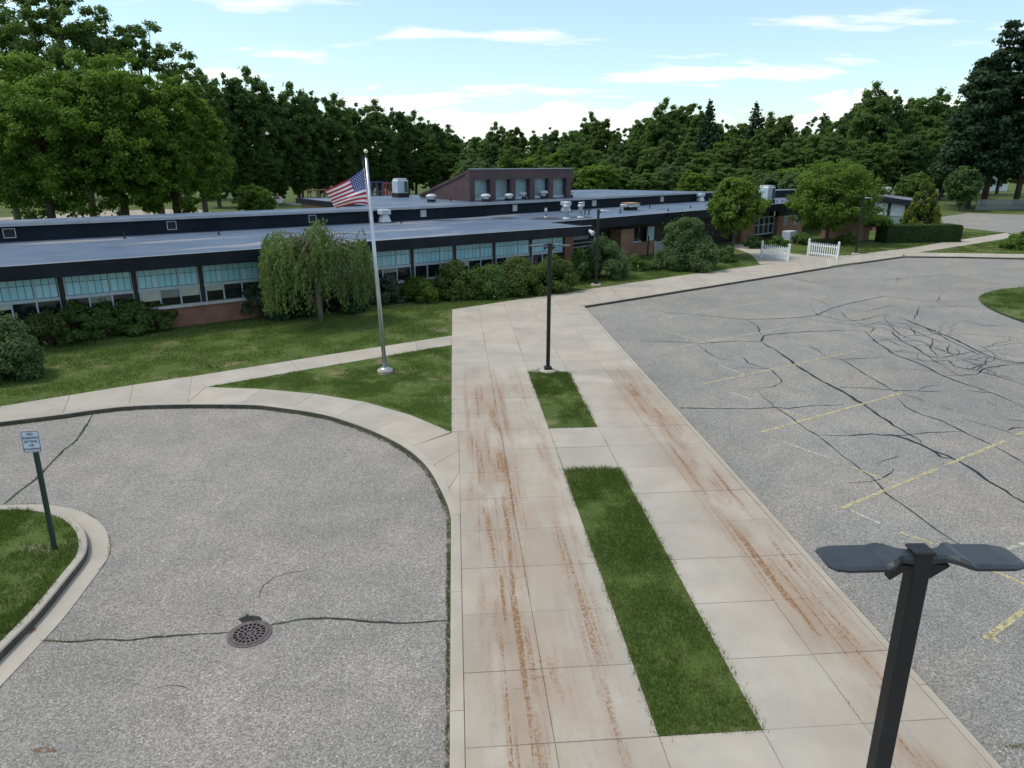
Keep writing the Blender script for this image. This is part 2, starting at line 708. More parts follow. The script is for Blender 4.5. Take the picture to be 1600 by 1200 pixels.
plain('frame_white', (0.40, 0.49, 0.56), 0.5, 0.08, 5.0)
plain('sill', (0.46, 0.47, 0.48), 0.7, 0.15, 4.0)
def make_panel():
    t = NT('panel_blue')
    oi = t.n('ShaderNodeObjectInfo').outputs['Random']
    f = t.math('ADD', t.math('MULTIPLY', oi, 0.6), t.math('MULTIPLY', t.noise(t.pos(), 0.9, 4), 0.4))
    t.color(t.mix(f, (0.25, 0.57, 0.74), (0.42, 0.73, 0.84)))
    t.rough(0.35)
    M['panel_blue'] = t.mat


make_panel()
plain('panel_gap', (0.03, 0.11, 0.14), 0.6, 0.1, 4.0)
plain('blind', (0.45, 0.47, 0.42), 0.7, 0.08, 3.0)
plain('blind_dim', (0.20, 0.22, 0.21), 0.7, 0.08, 3.0)
plain('window_dark', (0.012, 0.015, 0.02), 0.08, 0.2, 1.0)
plain('window_pale', (0.23, 0.33, 0.37), 0.15, 0.25, 0.8)
plain('siding_brown', (0.075, 0.045, 0.05), 0.6, 0.18, 1.2)
plain('galvanised', (0.46, 0.50, 0.55), 0.38, 0.15, 6.0, metal=0.5)
plain('vent_white', (0.50, 0.52, 0.55), 0.5, 0.12, 6.0)
plain('ac_paint', (0.40, 0.49, 0.55), 0.5, 0.10, 4.0)
plain('ac_grille', (0.10, 0.12, 0.14), 0.6, 0.2, 20.0)
plain('black_rubber', (0.015, 0.015, 0.017), 0.7, 0.3, 4.0)
plain('tar', (0.030, 0.024, 0.022), 0.6, 0.4, 3.0)
plain('orange_rust', (0.42, 0.22, 0.10), 0.8, 0.3, 6.0)
plain('lamp_black', (0.007, 0.0075, 0.009), 0.55, 0.25, 6.0)
plain('lamp_head', (0.028, 0.033, 0.040), 0.40, 0.18, 9.0)
plain('lamp_lens', (0.55, 0.55, 0.50), 0.3, 0.05, 9.0)
plain('aluminium', (0.50, 0.53, 0.57), 0.34, 0.08, 3.0, metal=0.75)
plain('gold', (0.62, 0.56, 0.40), 0.3, 0.08, 3.0, metal=0.5)
plain('rope', (0.42, 0.42, 0.40), 0.9, 0.1, 20.0)
plain('flag_red', (0.42, 0.022, 0.055), 0.75, 0.08, 3.0)
plain('flag_white', (0.74, 0.75, 0.78), 0.75, 0.04, 3.0)
plain('flag_blue', (0.035, 0.065, 0.24), 0.75, 0.1, 3.0)
plain('sign_face', (0.50, 0.62, 0.68), 0.35, 0.05, 8.0)
plain('sign_ink', (0.11, 0.05, 0.10), 0.5, 0.1, 8.0)
plain('sign_post', (0.016, 0.040, 0.036), 0.5, 0.2, 12.0)
plain('cast_iron', (0.11, 0.085, 0.085), 0.7, 0.3, 14.0)
plain('pit', (0.004, 0.004, 0.005), 0.9, 0.1, 3.0)
plain('moss', (0.050, 0.070, 0.022), 0.95, 0.35, 9.0)
plain('picket_white', (0.74, 0.77, 0.80), 0.5, 0.05, 4.0)
plain('bark', (0.075, 0.058, 0.045), 0.95, 0.35, 5.0)
plain('bark_pale', (0.16, 0.14, 0.12), 0.95, 0.3, 5.0)
plain('fence_wood', (0.22, 0.23, 0.23), 0.85, 0.25, 2.0)
plain('chain_wire', (0.10, 0.13, 0.11), 0.6, 0.2, 5.0)
plain('white_block', (0.62, 0.66, 0.70), 0.6, 0.06, 2.0)
plain('grey_panel', (0.20, 0.24, 0.29), 0.6, 0.15, 1.0)
plain('house_wall', (0.62, 0.66, 0.70), 0.6, 0.06, 1.0)
plain('shingle', (0.14, 0.15, 0.17), 0.8, 0.2, 2.0)
plain('play_orange', (0.22, 0.11, 0.05), 0.6, 0.15, 2.0)
plain('play_purple', (0.06, 0.045, 0.14), 0.5, 0.15, 2.0)
plain('play_red', (0.26, 0.045, 0.04), 0.5, 0.1, 2.0)
leaf_mat('blade', (0.048, 0.085, 0.016), (0.130, 0.185, 0.048), 0.3, 0.6, warm=(0.13, 0.15, 0.045))
leaf_mat('blade_lawn', (0.068, 0.118, 0.024), (0.170, 0.240, 0.066), 0.3, 0.6, warm=(0.19, 0.20, 0.08))
leaf_mat('leaf_maple', (0.075, 0.140, 0.022), (0.165, 0.275, 0.050), 0.48)
leaf_mat('leaf_bright', (0.070, 0.128, 0.022), (0.155, 0.240, 0.048), 0.46)
leaf_mat('leaf_yellow', (0.120, 0.160, 0.014), (0.260, 0.270, 0.030), 0.40)
leaf_mat('leaf_dark', (0.058, 0.110, 0.034), (0.130, 0.215, 0.062), 0.46)
leaf_mat('leaf_deep', (0.044, 0.088, 0.032), (0.098, 0.172, 0.056), 0.44)
leaf_mat('leaf_mid', (0.065, 0.125, 0.034), (0.140, 0.225, 0.062), 0.45)
leaf_mat('leaf_grey', (0.054, 0.100, 0.038), (0.130, 0.200, 0.078), 0.40)
leaf_mat('leaf_olive', (0.052, 0.090, 0.024), (0.125, 0.178, 0.050), 0.42)
leaf_mat('leaf_willow', (0.070, 0.118, 0.036), (0.160, 0.225, 0.085), 0.45)
leaf_mat('leaf_twig', (0.085, 0.075, 0.045), (0.150, 0.135, 0.080), 0.25)
leaf_mat('needle', (0.017, 0.042, 0.021), (0.042, 0.080, 0.038), 0.24)
leaf_mat('needle_blue', (0.035, 0.065, 0.045), (0.095, 0.135, 0.095), 0.25)
leaf_mat('leaf_yew', (0.024, 0.052, 0.018), (0.055, 0.100, 0.032), 0.3)
leaf_mat('leaf_red', (0.08, 0.02, 0.025), (0.17, 0.04, 0.045), 0.3)

# ------------------------------------------------------------------ ground, asphalt, lawn
KERB_L = [(0, 659), (100, 647), (150, 639.5), (212, 633), (300, 631), (400, 632), (425, 635), (500, 645), (550, 660), (600, 680),
          (640, 702), (670, 730), (690, 767), (700, 790), (704, 808)]
kl = [np.array(p) for p in gl(KERB_L)]
kl_far = kl[0] - BD * 60
A_L, A_R = -0.22, 6.47                       # outer edges of the double walk, in its own frame
corner_lot = np.array(wxy(A_R, 35.26))
far_kerb = [corner_lot] + [np.array(p) for p in gl([(1100, 448), (1300, 416), (1340, 410), (1413, 400), (1500, 400.8), (1600, 403)])]
fk_end = far_kerb[-1] + (far_kerb[-1] - far_kerb[-2]) / np.linalg.norm(far_kerb[-1] - far_kerb[-2]) * 45
kerb_curve = [kl_far] + [np.array(p) for p in smooth_line(kl, 2)] + [np.array(wxy(A_L, 12.0)), np.array(wxy(A_L, -8.0))]

raised = kerb_curve + [np.array(wxy(A_R, -8.0)), np.array(wxy(A_R, 20.0)), corner_lot] + far_kerb[1:] + [fk_end]
raised += [np.array([4000, fk_end[1] - 200]), np.array([4000, 6000]), np.array([-4000, 6000]), np.array([-4000, kl_far[1] - 200])]
mb = MB()
n = len(raised)
mb.add([(p[0], p[1], -0.012) for p in raised], [tuple(range(n))])
lawn = mb.build('lawn', M['lawn'], kind='structure')
mb = MB()
mb.add([(-4000, -4000, -0.30), (4000, -4000, -0.30), (4000, 6000, -0.30), (-4000, 6000, -0.30)], [(0, 1, 2, 3)])
mb.build('ground', M['soil'], kind='structure')


def sheet(name, poly, z, mat, parent=None, **kw):
    m = MB()
    m.add([(x, y, z) for x, y in poly], [tuple(range(len(poly)))])
    return m.build(name, mat, parent, **kw)


split_a = 2.5
drive_poly = [(-90, -30), wxy(split_a, -30), wxy(split_a, 30), (-90, 38)]
sheet('drive_asphalt', drive_poly, ASPH, M['asphalt_drive'], kind='structure')
lot_poly = [wxy(split_a, -30), (120, -30), (120, 75), wxy(split_a, 75), wxy(split_a, 30)]
lot = sheet('parking_lot', lot_poly, ASPH, M['asphalt_lot'], kind='structure')

# ------------------------------------------------------------------ paving: the double walk, slab by slab
SL0, SLN = 7.13, 1.372
walk = struct('walkway', (0, 0, 0), W_ANG)


def to_w(p):
    p = np.array(p[:2])
    return float(p @ WN), float(p @ WD)


up0, up1 = to_w(g(702, 484)), to_w(g(960, 446))           # lawn edge at the head of the walk
lc0, lc1 = to_w(corner_lot), to_w(g(1300, 416))          # kerb of the parking lot
dirU = (up1[0] - up0[0], up1[1] - up0[1])
shared = {}


def put_slab(poly, parent=walk, name='slab', z1=0.0, z0=-0.10):
    if len(poly) < 3:
        return None
    ar = abs(sum(poly[i][0] * poly[(i + 1) % len(poly)][1] - poly[(i + 1) % len(poly)][0] * poly[i][1] for i in range(len(poly)))) / 2
    if ar < 0.03:
        return None
    cx, cy = sum(p[0] for p in poly) / len(poly), sum(p[1] for p in poly) / len(poly)
    loc = [(x - cx, y - cy) for x, y in poly]
    key = tuple(round(c, 3) for p in loc for c in p) + (z1, z0)
    if key not in shared:
        m = MB()
        slab_mesh(m, loc, z0, z1)
        shared[key] = m.mesh(name, [M['concrete']])
    dz = random.uniform(-0.004, 0.004)
    return obj(name, shared[key], parent, (cx, cy, dz))


KW = 0.20
cols = [(A_L + KW, 1.11), (1.11, 2.45), (2.45, 3.81), (3.81, 5.17), (5.17, A_R - 0.14)]
rows = [SL0 + SLN * k for k in range(-9, 27)]
for ci, (a0, a1) in enumerate(cols):
    for r0 in rows:
        r1 = r0 + SLN
        if ci == 2:
            mid_b = (r0 + r1) / 2
            if 7.14 < mid_b < 15.4 or 18.2 < mid_b < 23.9 or mid_b < 5.7:
                continue
        poly = [(A_L if ci == 0 and r0 > 17.5 else a0, r0), (a1, r0), (a1, r1), (A_L if ci == 0 and r0 > 17.5 else a0, r1)]
        if r1 > 26:
            poly = clip_poly(poly, up0, dirU, keep_left=False)
            if len(poly) < 3:
                continue
        put_slab(poly)

sheet('bedding', [(A_L + .02, -7), (A_R - .02, -7), (A_R - .02, 35), (A_L + .02, 35.0)], -0.009, M['joint_dirt'], walk)
# slab on the far side of the lot corner: public sidewalk that follows the school
EU = [np.array(p) for p in gl([(932, 450), (1060, 432), (1225, 409), (1340, 400)])]


def strip_slabs(edgeA, edgeB, step, parent, name='slab', z1=0.0):
    """edgeA / edgeB: matching polylines; slabs are cut every step metres"""
    A, Bl = resample(edgeA, 0.25), None
    LA = np.concatenate([[0], np.cumsum([np.linalg.norm(b - a) for a, b in zip(edgeA[:-1], edgeA[1:])])])
    LB = np.concatenate([[0], np.cumsum([np.linalg.norm(b - a) for a, b in zip(edgeB[:-1], edgeB[1:])])])

    def at(E, L, f):
        d = f * L[-1]
        i = min(np.searchsorted(L, d, side='right') - 1, len(E) - 2)
        t = (d - L[i]) / (L[i + 1] - L[i])
        return E[i] + (E[i + 1] - E[i]) * t
    k = max(1, int(round((LA[-1] + LB[-1]) / 2 / step)))
    for i in range(k):
        f0, f1 = i / k, (i + 1) / k
        q = [at(edgeA, LA, f0), at(edgeA, LA, f1), at(edgeB, LB, f1), at(edgeB, LB, f0)]
        put_slab([tuple(p) for p in q], parent, name, z1)


side = struct('sidewalk')
# from the head of the double walk to the drop kerb and on to the second lot
hA = np.array(wxy(*((A_R - 0.14), up0[1] + dirU[1] / dirU[0] * (A_R - 0.14 - up0[0]))))
hB = np.array(wxy(A_R - 0.14, lc0[1] + 0.16))
off = offset_line([np.array(p) for p in far_kerb[:5]], 0.17)
strip_slabs([hA] + [np.array(p) for p in gl([(1060, 431), (1225, 409), (1420, 388)])], [hB] + off[1:], 1.5, side)
strip_slabs([np.array(p) for p in gl([(1420, 388), (1478, 378), (1572, 364)])], [np.array(p) for p in gl([(1437, 394), (1500, 384.5), (1589, 370)])], 1.6, side)
strip_slabs([np.array(p) for p in gl([(1437, 394.6), (1600, 397), (1900, 401)])], [np.array(p) for p in gl([(1418, 399.4), (1600, 402.0), (1900, 406)])], 1.8, side)
put_slab([tuple(p) for p in gl([(1421, 388.2), (1437, 394.3), (1419, 399.2), (1413, 398.6), (1410, 390)])][::-1], side)
# entrance path between the two picket panels
strip_slabs([np.array(p) for p in gl([(1188, 413), (1172, 396), (1136, 384)])], [np.array(p) for p in gl([(1300, 402), (1240, 397), (1190, 379)])], 1.6, side)
# diagonal walk past the flagpole and the walk beside the drive
up_l = [np.array(p) for p in gl([(-400, 705), (0, 635), (212, 600.5), (300, 588)])]
kin = [np.array(p) for p in smooth_line(kl, 2)]
kin_off = offset_line(kin, 0.20)
kin_far = kin_off[0] - BD * (np.linalg.norm(up_l[0] - up_l[1]))
i300 = min(range(len(kin_off)), key=lambda i: np.linalg.norm(kin_off[i] - np.array(g(296, 629)[:2])))
strip_slabs(up_l, [kin_far] + kin_off[:i300 + 1], 1.7, side)
strip_slabs([np.array(p) for p in gl([(300, 588), (500, 556)])] + [np.array(wxy(A_L, 29.3))], [np.array(p) for p in gl([(322, 604.5), (520, 570)])] + [np.array(wxy(A_L, 27.72))], 1.7, side)
curve_out = [np.array(p) for p in smooth_line(gl([(300, 588), (322, 604.5), (400, 606.5), (480, 613), (560, 625), (620, 639), (660, 656), (703, 677)]), 1)]
curve_out = [np.array(p) for p in smooth_line(gl([(322, 604.5), (400, 606.5), (480, 613), (560, 625), (620, 639), (660, 656)]) + [wxy(A_L, 18.07)], 1)]
j = min(range(len(kin_off)), key=lambda i: np.linalg.norm(kin_off[i] - np.array(g(640, 699)[:2])))
strip_slabs(curve_out, kin_off[i300:j + 1], 1.9, side)
# the piece where the curve runs into the double walk
tail = kin_off[j:] + [np.array(wxy(A_L + KW, 12.9))]
wl = [np.array(wxy(A_L + KW, 17.9)), np.array(wxy(A_L + KW, 12.9))]
put_slab([tuple(curve_out[-1]), wxy(A_L + KW - .002, 18.09), wxy(A_L + KW - .002, 16.9)][::-1], side, z1=-0.002)
strip_slabs([np.array(wxy(A_L + .1, 18.07)), np.array(wxy(A_L + KW, 17.95)), wl[0] * .7 + wl[1] * .3, wl[0] * .25 + wl[1] * .75], tail[:-1], 1.6, side)
# triangle left over between the curve end, the diagonal and the walk
put_slab([tuple(np.array(g(300, 588)[:2])), tuple(np.array(g(322, 604.5)[:2])), tuple(kin_off[i300])][::-1], side)

for b0, b1 in ((7.14, 15.42), (18.16, 23.95)):
    sheet('strip_lawn', [(2.45, b0), (3.81, b0), (3.81, b1), (2.45, b1)], -0.004, M['lawn'], walk)
# kerbs -------------------------------------------------------------
kerb = struct('kerb')


def kerb_run(line, width, z_top, parent, step=2.9, zb=-0.24, side_sign=1):
    L = [0.0]
    for a, b in zip(line[:-1], line[1:]):
        L.append(L[-1] + float(np.linalg.norm(b - a)))
    inner = offset_line(line, width * side_sign)
    k = max(1, int(round(L[-1] / step)))
    for i in range(k):
        lo, hi = L[-1] * i / k + 0.004, L[-1] * (i + 1) / k - 0.004

        def at(E, d):
            j_ = min(int(np.searchsorted(L, d, side='right')) - 1, len(E) - 2)
            t = (d - L[j_]) / (L[j_ + 1] - L[j_])
            return E[j_] + (E[j_ + 1] - E[j_]) * t
        ds = [lo] + [d for d in L if lo + 0.05 < d < hi - 0.05] + [hi]
        o_, i_ = [at(line, d) for d in ds], [at(inner, d) for d in ds]
        vs, fs, mi = [], [], []
        r = 0.02
        for p, q in zip(o_, i_):
            t = (q - p) / np.linalg.norm(q - p)
            pts = [(p, zb), (p, z_top - r), (p + t * r, z_top), (q - t * 0.008, z_top), (q - t * 0.004, z_top - 0.01), (q - t * 0.004, zb)]
            vs += [(x[0], x[1], z) for x, z in pts]
        m = len(ds)
        for a in range(m - 1):
            for b_ in range(5):
                fs.append((a * 6 + b_, (a + 1) * 6 + b_, (a + 1) * 6 + b_ + 1, a * 6 + b_ + 1))
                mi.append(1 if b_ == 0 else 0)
        fs += [tuple(range(6)), tuple((m - 1) * 6 + x for x in range(5, -1, -1))]
        mi += [0, 0]
        mm = MB()
        mm.v, mm.f, mm.m = vs, fs, mi
        mm.build('kerbstone', [M['concrete'], M['kerb_side_shade']], parent)


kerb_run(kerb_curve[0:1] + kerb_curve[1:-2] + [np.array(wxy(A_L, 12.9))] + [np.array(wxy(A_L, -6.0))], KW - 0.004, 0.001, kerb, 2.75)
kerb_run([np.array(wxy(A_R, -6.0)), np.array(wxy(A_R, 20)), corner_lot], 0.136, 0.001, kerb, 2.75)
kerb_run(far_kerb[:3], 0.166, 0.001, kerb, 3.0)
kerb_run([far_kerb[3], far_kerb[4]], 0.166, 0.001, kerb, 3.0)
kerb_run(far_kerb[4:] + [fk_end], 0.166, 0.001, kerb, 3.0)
dk = [far_kerb[2], far_kerb[3]]
m = MB()
ni = offset_line(dk, 0.166)
m.add([(*dk[0], -0.115), (*dk[1], -0.115), (*ni[1], -0.001), (*ni[0], -0.001)], [(0, 1, 2, 3)])
m.build('drop_kerb', M['concrete'], kerb)

# the island at the drive's turning end: gutter pan, kerb, grass
OUT = [(-160, 815), (0, 790), (60, 788), (105, 793), (140, 804), (165, 825), (173, 850), (170, 870), (160, 886), (145, 906), (100, 967), (60, 1010), (0, 1074), (-120, 1200), (-300, 1390)]
ol = [np.array(p) for p in smooth_line(gl(OUT, ASPH), 2)]
gut = struct('gutter')
gi = offset_line(ol, -0.36)


def ribbon_pieces(A, Bl, step, z1, z0, parent, name, mat):
    L = [0.0]
    for a, b in zip(A[:-1], A[1:]):
        L.append(L[-1] + float(np.linalg.norm(b - a)))
    k = int(L[-1] / step)
    for i in range(k):
        ids = [q for q in range(len(A)) if L[-1] * i / k - 0.2 <= L[q] <= L[-1] * (i + 1) / k + 0.2]
        if len(ids) < 2:
            continue
        nq = len(ids)
        vs, fs = [], []
        for q in ids:
            a, b = A[q], Bl[q]
            vs += [(*a, z0), (*a, z1), (*b, z1 + 0.01), (*b, z0)]
        for q in range(nq - 1):
            for e in range(3):
                fs.append((q * 4 + e, q * 4 + 4 + e, q * 4 + 5 + e, q * 4 + e + 1))
        fs += [(0, 1, 2, 3), ((nq - 1) * 4 + 3, (nq - 1) * 4 + 2, (nq - 1) * 4 + 1, (nq - 1) * 4)]
        mm = MB()
        mm.v, mm.f, mm.m = vs, fs, [0] * len(fs)
        mm.build(name, mat, parent)


def even(line, step):
    return resample(line, step)


ole = []
for a, b in zip(ol[:-1], ol[1:]):
    nseg = max(1, int(np.linalg.norm(b - a) / 0.4))
    ole += [a + (b - a) * q / nseg for q in range(nseg)]
ole.append(ol[-1])
gie = offset_line(ole, -0.36)
m = MB()
vs, fs = [], []
for a, b in zip(ole, gie):
    vs += [(*a, ASPH - 0.05), (*a, ASPH + 0.014), (*b, ASPH + 0.006)]
for q in range(len(ole) - 1):
    for e in range(2):
        fs.append((q * 3 + e, q * 3 + 3 + e, q * 3 + 4 + e, q * 3 + e + 1))
m.v, m.f, m.m = vs, fs, [0] * len(fs)
m.build('gutter_pan', M['concrete'], gut)
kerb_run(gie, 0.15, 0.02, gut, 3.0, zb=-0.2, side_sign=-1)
ik = offset_line(ole, -0.50)
isl_poly = [tuple(p) for p in ik] + [(ik[-1][0] - 6, ik[-1][1]), (ik[0][0] - 6, ik[0][1])]
sheet('island_lawn', isl_poly, 0.0, M['lawn'], kind='structure')
# grass island in the far lot
isl2 = smooth_line(gl([(1800, 428), (1650, 440), (1600, 447.5), (1560, 452), (1535, 458.5), (1527, 466), (1545, 481), (1600, 503), (1750, 545), (1900, 560)], -0.05), 2)
sheet('lot_island', [tuple(p) for p in isl2], -0.06, M['lawn'], kind='structure')

# second lot, playground yard, gravel
sheet('rear_lot', gl([(1470, 339), (1512, 333), (1600, 335.5), (1800, 341), (1900, 378), (1640, 372), (1574, 364), (1470, 352)], 0.004), 0.004, M['asphalt_lot'], kind='structure')
sheet('gravel_yard', gl([(-300, 352), (0, 340), (160, 330), (300, 325.5), (330, 330), (260, 345), (0, 362), (-300, 372)], 0.004), 0.004, M['gravel'], kind='structure')
sheet('play_path', gl([(440, 316.5), (500, 315), (500, 320), (460, 321)], 0.006), 0.006, M['gravel'], kind='structure')

# ------------------------------------------------------------------ marks on the asphalt


def jag(pts, step, amp, seed):
    P = resample([np.array(p) for p in pts], step)
    out = []
    for i, p in enumerate(P):
        k = 0 if i in (0, len(P) - 1) else amp
        out.append(p + np.array([mnoise.noise((p[0] * 2.1, p[1] * 2.1, seed)), mnoise.noise((p[0] * 2.1, p[1] * 2.1, seed + 9.3))]) * k
                   + rng.normal(0, amp * 0.22, 2) * (k > 0))
    return out


def ribbon(pts, width, z, name, mat, parent, taper=True, wob=0.45):
    vs, fs = [], []
    nn = len(pts)
    for i, p in enumerate(pts):
        t = pts[min(i + 1, nn - 1)] - pts[max(i - 1, 0)]
        t = t / (np.linalg.norm(t) + 1e-9)
        q = np.array([-t[1], t[0]])
        w = width * 0.5 * (1 + rng.uniform(-wob, wob))
        if taper:
            w *= min(1.0, 0.35 + 3.0 * min(i, nn - 1 - i) / max(nn, 1))
        vs += [(*(p - q * w), z), (*(p + q * w), z)]
    fs = [(2 * i, 2 * i + 2, 2 * i + 3, 2 * i + 1) for i in range(nn - 1)]
    m_ = MB()
    m_.v, m_.f, m_.m = vs, fs, [0] * len(fs)
    return m_.build(name, mat, parent)


def z8(l):
    return [(1000 + x / 2.6667, 380 + y / 2.6667) for x, y in l]


CR = [
    (3, [(0, 408), (120, 410), (250, 418), (400, 408), (505, 410), (515, 385), (600, 375), (700, 368), (800, 365), (930, 362)]),
    (5, [(505, 412), (560, 440), (610, 475), (650, 510), (700, 540), (760, 575), (820, 605), (880, 640), (925, 668), (1000, 720), (1060, 760), (1110, 790), (1165, 820), (1172, 832)]),
    (5, [(880, 800), (970, 795), (1050, 800), (1110, 815), (1170, 840), (1220, 865), (1280, 885), (1330, 910), (1400, 955), (1480, 1010), (1600, 1080), (1750, 1170)]),
    (4, [(1210, 860), (1260, 893), (1300, 898)]),
    (3, [(0, 272), (130, 290), (280, 303), (440, 318), (560, 315), (680, 308), (740, 300), (800, 270), (900, 245), (1020, 220), (1150, 238), (1270, 243), (1400, 238)]),
    (2.5, [(720, 280), (740, 300), (830, 320), (920, 322), (1000, 300), (1040, 300)]),
    (3, [(820, 600), (950, 605), (1060, 612), (1250, 618)]),
    (2.5, [(760, 465), (850, 490), (930, 540), (1050, 612), (1120, 635), (1190, 660)]),
    (3, [(1070, 645), (1110, 685), (1180, 715), (1270, 745), (1345, 785), (1420, 820), (1500, 860), (1600, 915), (1700, 960)]),
    (3, [(165, 685), (300, 688), (450, 690), (570, 685), (620, 690), (740, 675), (850, 672)]),
    (1.8, [(240, 420), (290, 460), (330, 480), (400, 492)]),
    (2, [(380, 525), (440, 515), (540, 525), (580, 560), (595, 575), (560, 598), (465, 610)]),
    (2.5, [(490, 615), (560, 680), (650, 745), (740, 805), (850, 890), (960, 970), (1030, 1040), (1120, 1110), (1240, 1195), (1330, 1260), (1480, 1360)]),
    (3.2, [(930, 362), (985, 412), (1030, 440), (1050, 460), (1100, 478), (1160, 500), (1220, 530), (1270, 555), (1330, 580), (1400, 600), (1480, 630), (1540, 655), (1600, 685)]),
    (4, [(1080, 310), (1160, 340), (1250, 375), (1310, 400), (1390, 440), (1450, 470), (1510, 488), (1600, 500), (1750, 520)]),
    (2.5, [(1100, 315), (1180, 350), (1260, 390), (1330, 425), (1400, 458), (1460, 478)]),
    (2, [(1165, 262), (1155, 290), (1140, 320)]), (2, [(1165, 265), (1280, 265), (1400, 262)]),
    (3, [(1010, 350), (1050, 370), (1090, 410), (1140, 430), (1200, 470), (1260, 480), (1300, 470)]),
    (2.5, [(1040, 340), (1130, 360), (1220, 400), (1290, 420)]),
    (3, [(1100, 478), (1200, 492), (1290, 490), (1310, 515), (1400, 530), (1460, 545), (1540, 570), (1600, 590)]),
    (2, [(830, 280), (860, 310), (930, 340), (980, 350), (960, 375)]), (2, [(940, 285), (1000, 270), (1070, 258)]),
    (2.5, [(1270, 553), (1400, 548), (1440, 520), (1500, 510)]),
    (2, [(1345, 785), (1200, 790), (1100, 800), (985, 800)]), (2, [(740, 800), (850, 802), (960, 798)]),
    (2.5, [(1440, 660), (1490, 680)]), (3, [(1530, 735), (1600, 740)]), (2, [(1160, 610), (1190, 595), (1260, 590)]),
    (2.5, [(1370, 615), (1470, 625)]), (3, [(1530, 780), (1560, 770), (1600, 768)]), (2, [(1250, 680), (1340, 705)]),
    (2, [(1340, 730), (1450, 760), (1540, 790), (1600, 810)]), (2, [(420, 470), (450, 500), (540, 525)]),
    (2, [(870, 1000), (960, 995), (1000, 985), (1040, 965), (1055, 940)]), (1.6, [(980, 920), (1020, 905), (1080, 885)]),
    (2, [(620, 145), (740, 165), (860, 185)]), (2, [(890, 140), (1000, 155), (1180, 140), (1280, 130), (1400, 155), (1530, 178)]),
    (2, [(930, 345), (990, 330), (1040, 345), (1080, 380), (1130, 400), (1190, 410)]),
    (2, [(1090, 410), (1150, 405), (1230, 430), (1300, 465)]), (2, [(1140, 430), (1180, 420), (1260, 450), (1320, 465), (1400, 450)]),
    (2.2, [(1320, 515), (1380, 525), (1420, 505), (1470, 515), (1540, 505)]), (2, [(1050, 460), (1090, 445), (1140, 455)]),
    (2, [(1200, 470), (1240, 500), (1300, 510)]), (2, [(1400, 530), (1440, 500), (1450, 475)]), (2, [(980, 410), (1040, 400), (1090, 410)]),
    (1.8, [(1120, 345), (1150, 380), (1200, 395)]), (1.8, [(1220, 400), (1210, 440), (1240, 470)]), (1.8, [(1290, 420), (1280, 450), (1310, 470)]),
    (1.8, [(690, 425), (740, 445), (775, 470)]), (1.8, [(830, 485), (930, 480), (1020, 475)]), (1.8, [(440, 318), (490, 345), (505, 385)]),
    (1.8, [(1070, 145), (1075, 160)]), (1.8, [(1240, 243), (1250, 215)]), (2, [(700, 225), (760, 245), (790, 260)]),
    (2.2, [(1360, 330), (1440, 345), (1540, 340)]), (1.8, [(1450, 110), (1530, 115), (1600, 110)]),
]
for i, (w, l) in enumerate(CR):
    P = gl(z8(l), ASPH)
    dist = float(np.mean([math.hypot(*p) for p in P]))
    ribbon(jag(P, 0.28, 0.055, i * 1.7), w * 0.0155 * min(1.55, max(1.0, dist / 20.0)), ASPH + 0.004, 'crack', M['crack'], lot)


# alligator cracking: many fine broken lines between the big ones
zone = gl(z8([(930, 330), (1080, 300), (1300, 380), (1600, 480), (1600, 600), (1350, 585), (1100, 490), (980, 420)]), ASPH)
zc_ = np.array(zone)
lo_, hi_ = zc_.min(0), zc_.max(0)
made = 0
while made < 42:
    p = rng.uniform(lo_, hi_)
    if not in_poly(p[None, :], zone)[0]:
        continue
    hd_ = rng.choice([0.55, 2.1, -0.15]) + rng.normal(0, .35)
    pts_ = [p]
    for _ in range(int(rng.integers(3, 7))):
        hd_ += rng.normal(0, .3)
        pts_.append(pts_[-1] + np.array([math.cos(hd_), math.sin(hd_)]) * rng.uniform(.35, .8))
    ribbon(jag(pts_, .22, .04, made * .7), rng.uniform(.018, .030), ASPH + 0.0045, 'crack', M['crack'], lot)
    made += 1


def z7(l):
    return [(1200 + x / 2.857, 780 + y / 2.857) for x, y in l]


YL = [
    ('w', 0.09, z8([(70, 318), (510, 245)])), ('w', 0.09, z8([(75, 288), (125, 305)])),
    ('w', 0.08, z8([(105, 442), (680, 338)])), ('w', 0.08, z8([(90, 360), (250, 410)])),
    ('y', 0.09, z8([(260, 588), (900, 450)])), ('w', 0.09, z8([(330, 508), (435, 547)])),
    ('y', 0.10, z8([(500, 790), (1090, 625)])), ('w', 0.09, z8([(380, 622), (470, 655)])), ('y', 0.08, z8([(600, 700), (690, 725)])),
    ('y', 0.10, z8([(840, 1105), (1240, 940)])), ('y', 0.10, z8([(1275, 925), (1520, 825)])), ('w', 0.08, z8([(610, 835), (785, 895)])),
    ('y', 0.08, z8([(880, 932), (1065, 1005)])), ('w', 0.08, z8([(880, 1115), (1000, 1170)])),
    ('y', 0.09, z7([(590, 150), (735, 200)])), ('y', 0.10, z7([(970, 305), (1143, 380), (1250, 420)])), ('y', 0.11, z7([(970, 625), (1143, 500), (1400, 330)])),
    ('y', 0.07, z7([(975, 600), (1030, 642)])), ('y', 0.10, z8([(1570, 800), (1700, 740)])),
    ('w', 0.09, [(1540, 868), (1600, 850), (1650, 835)]),
]
for kind, w, l in YL:
    P = gl(l, ASPH)
    ribbon(resample([np.array(p) for p in P], 0.3), w, ASPH + 0.008, 'painted_line', M['yellow_paint'] if kind == 'y' else M['white_paint'], lot, taper=False, wob=0.06)

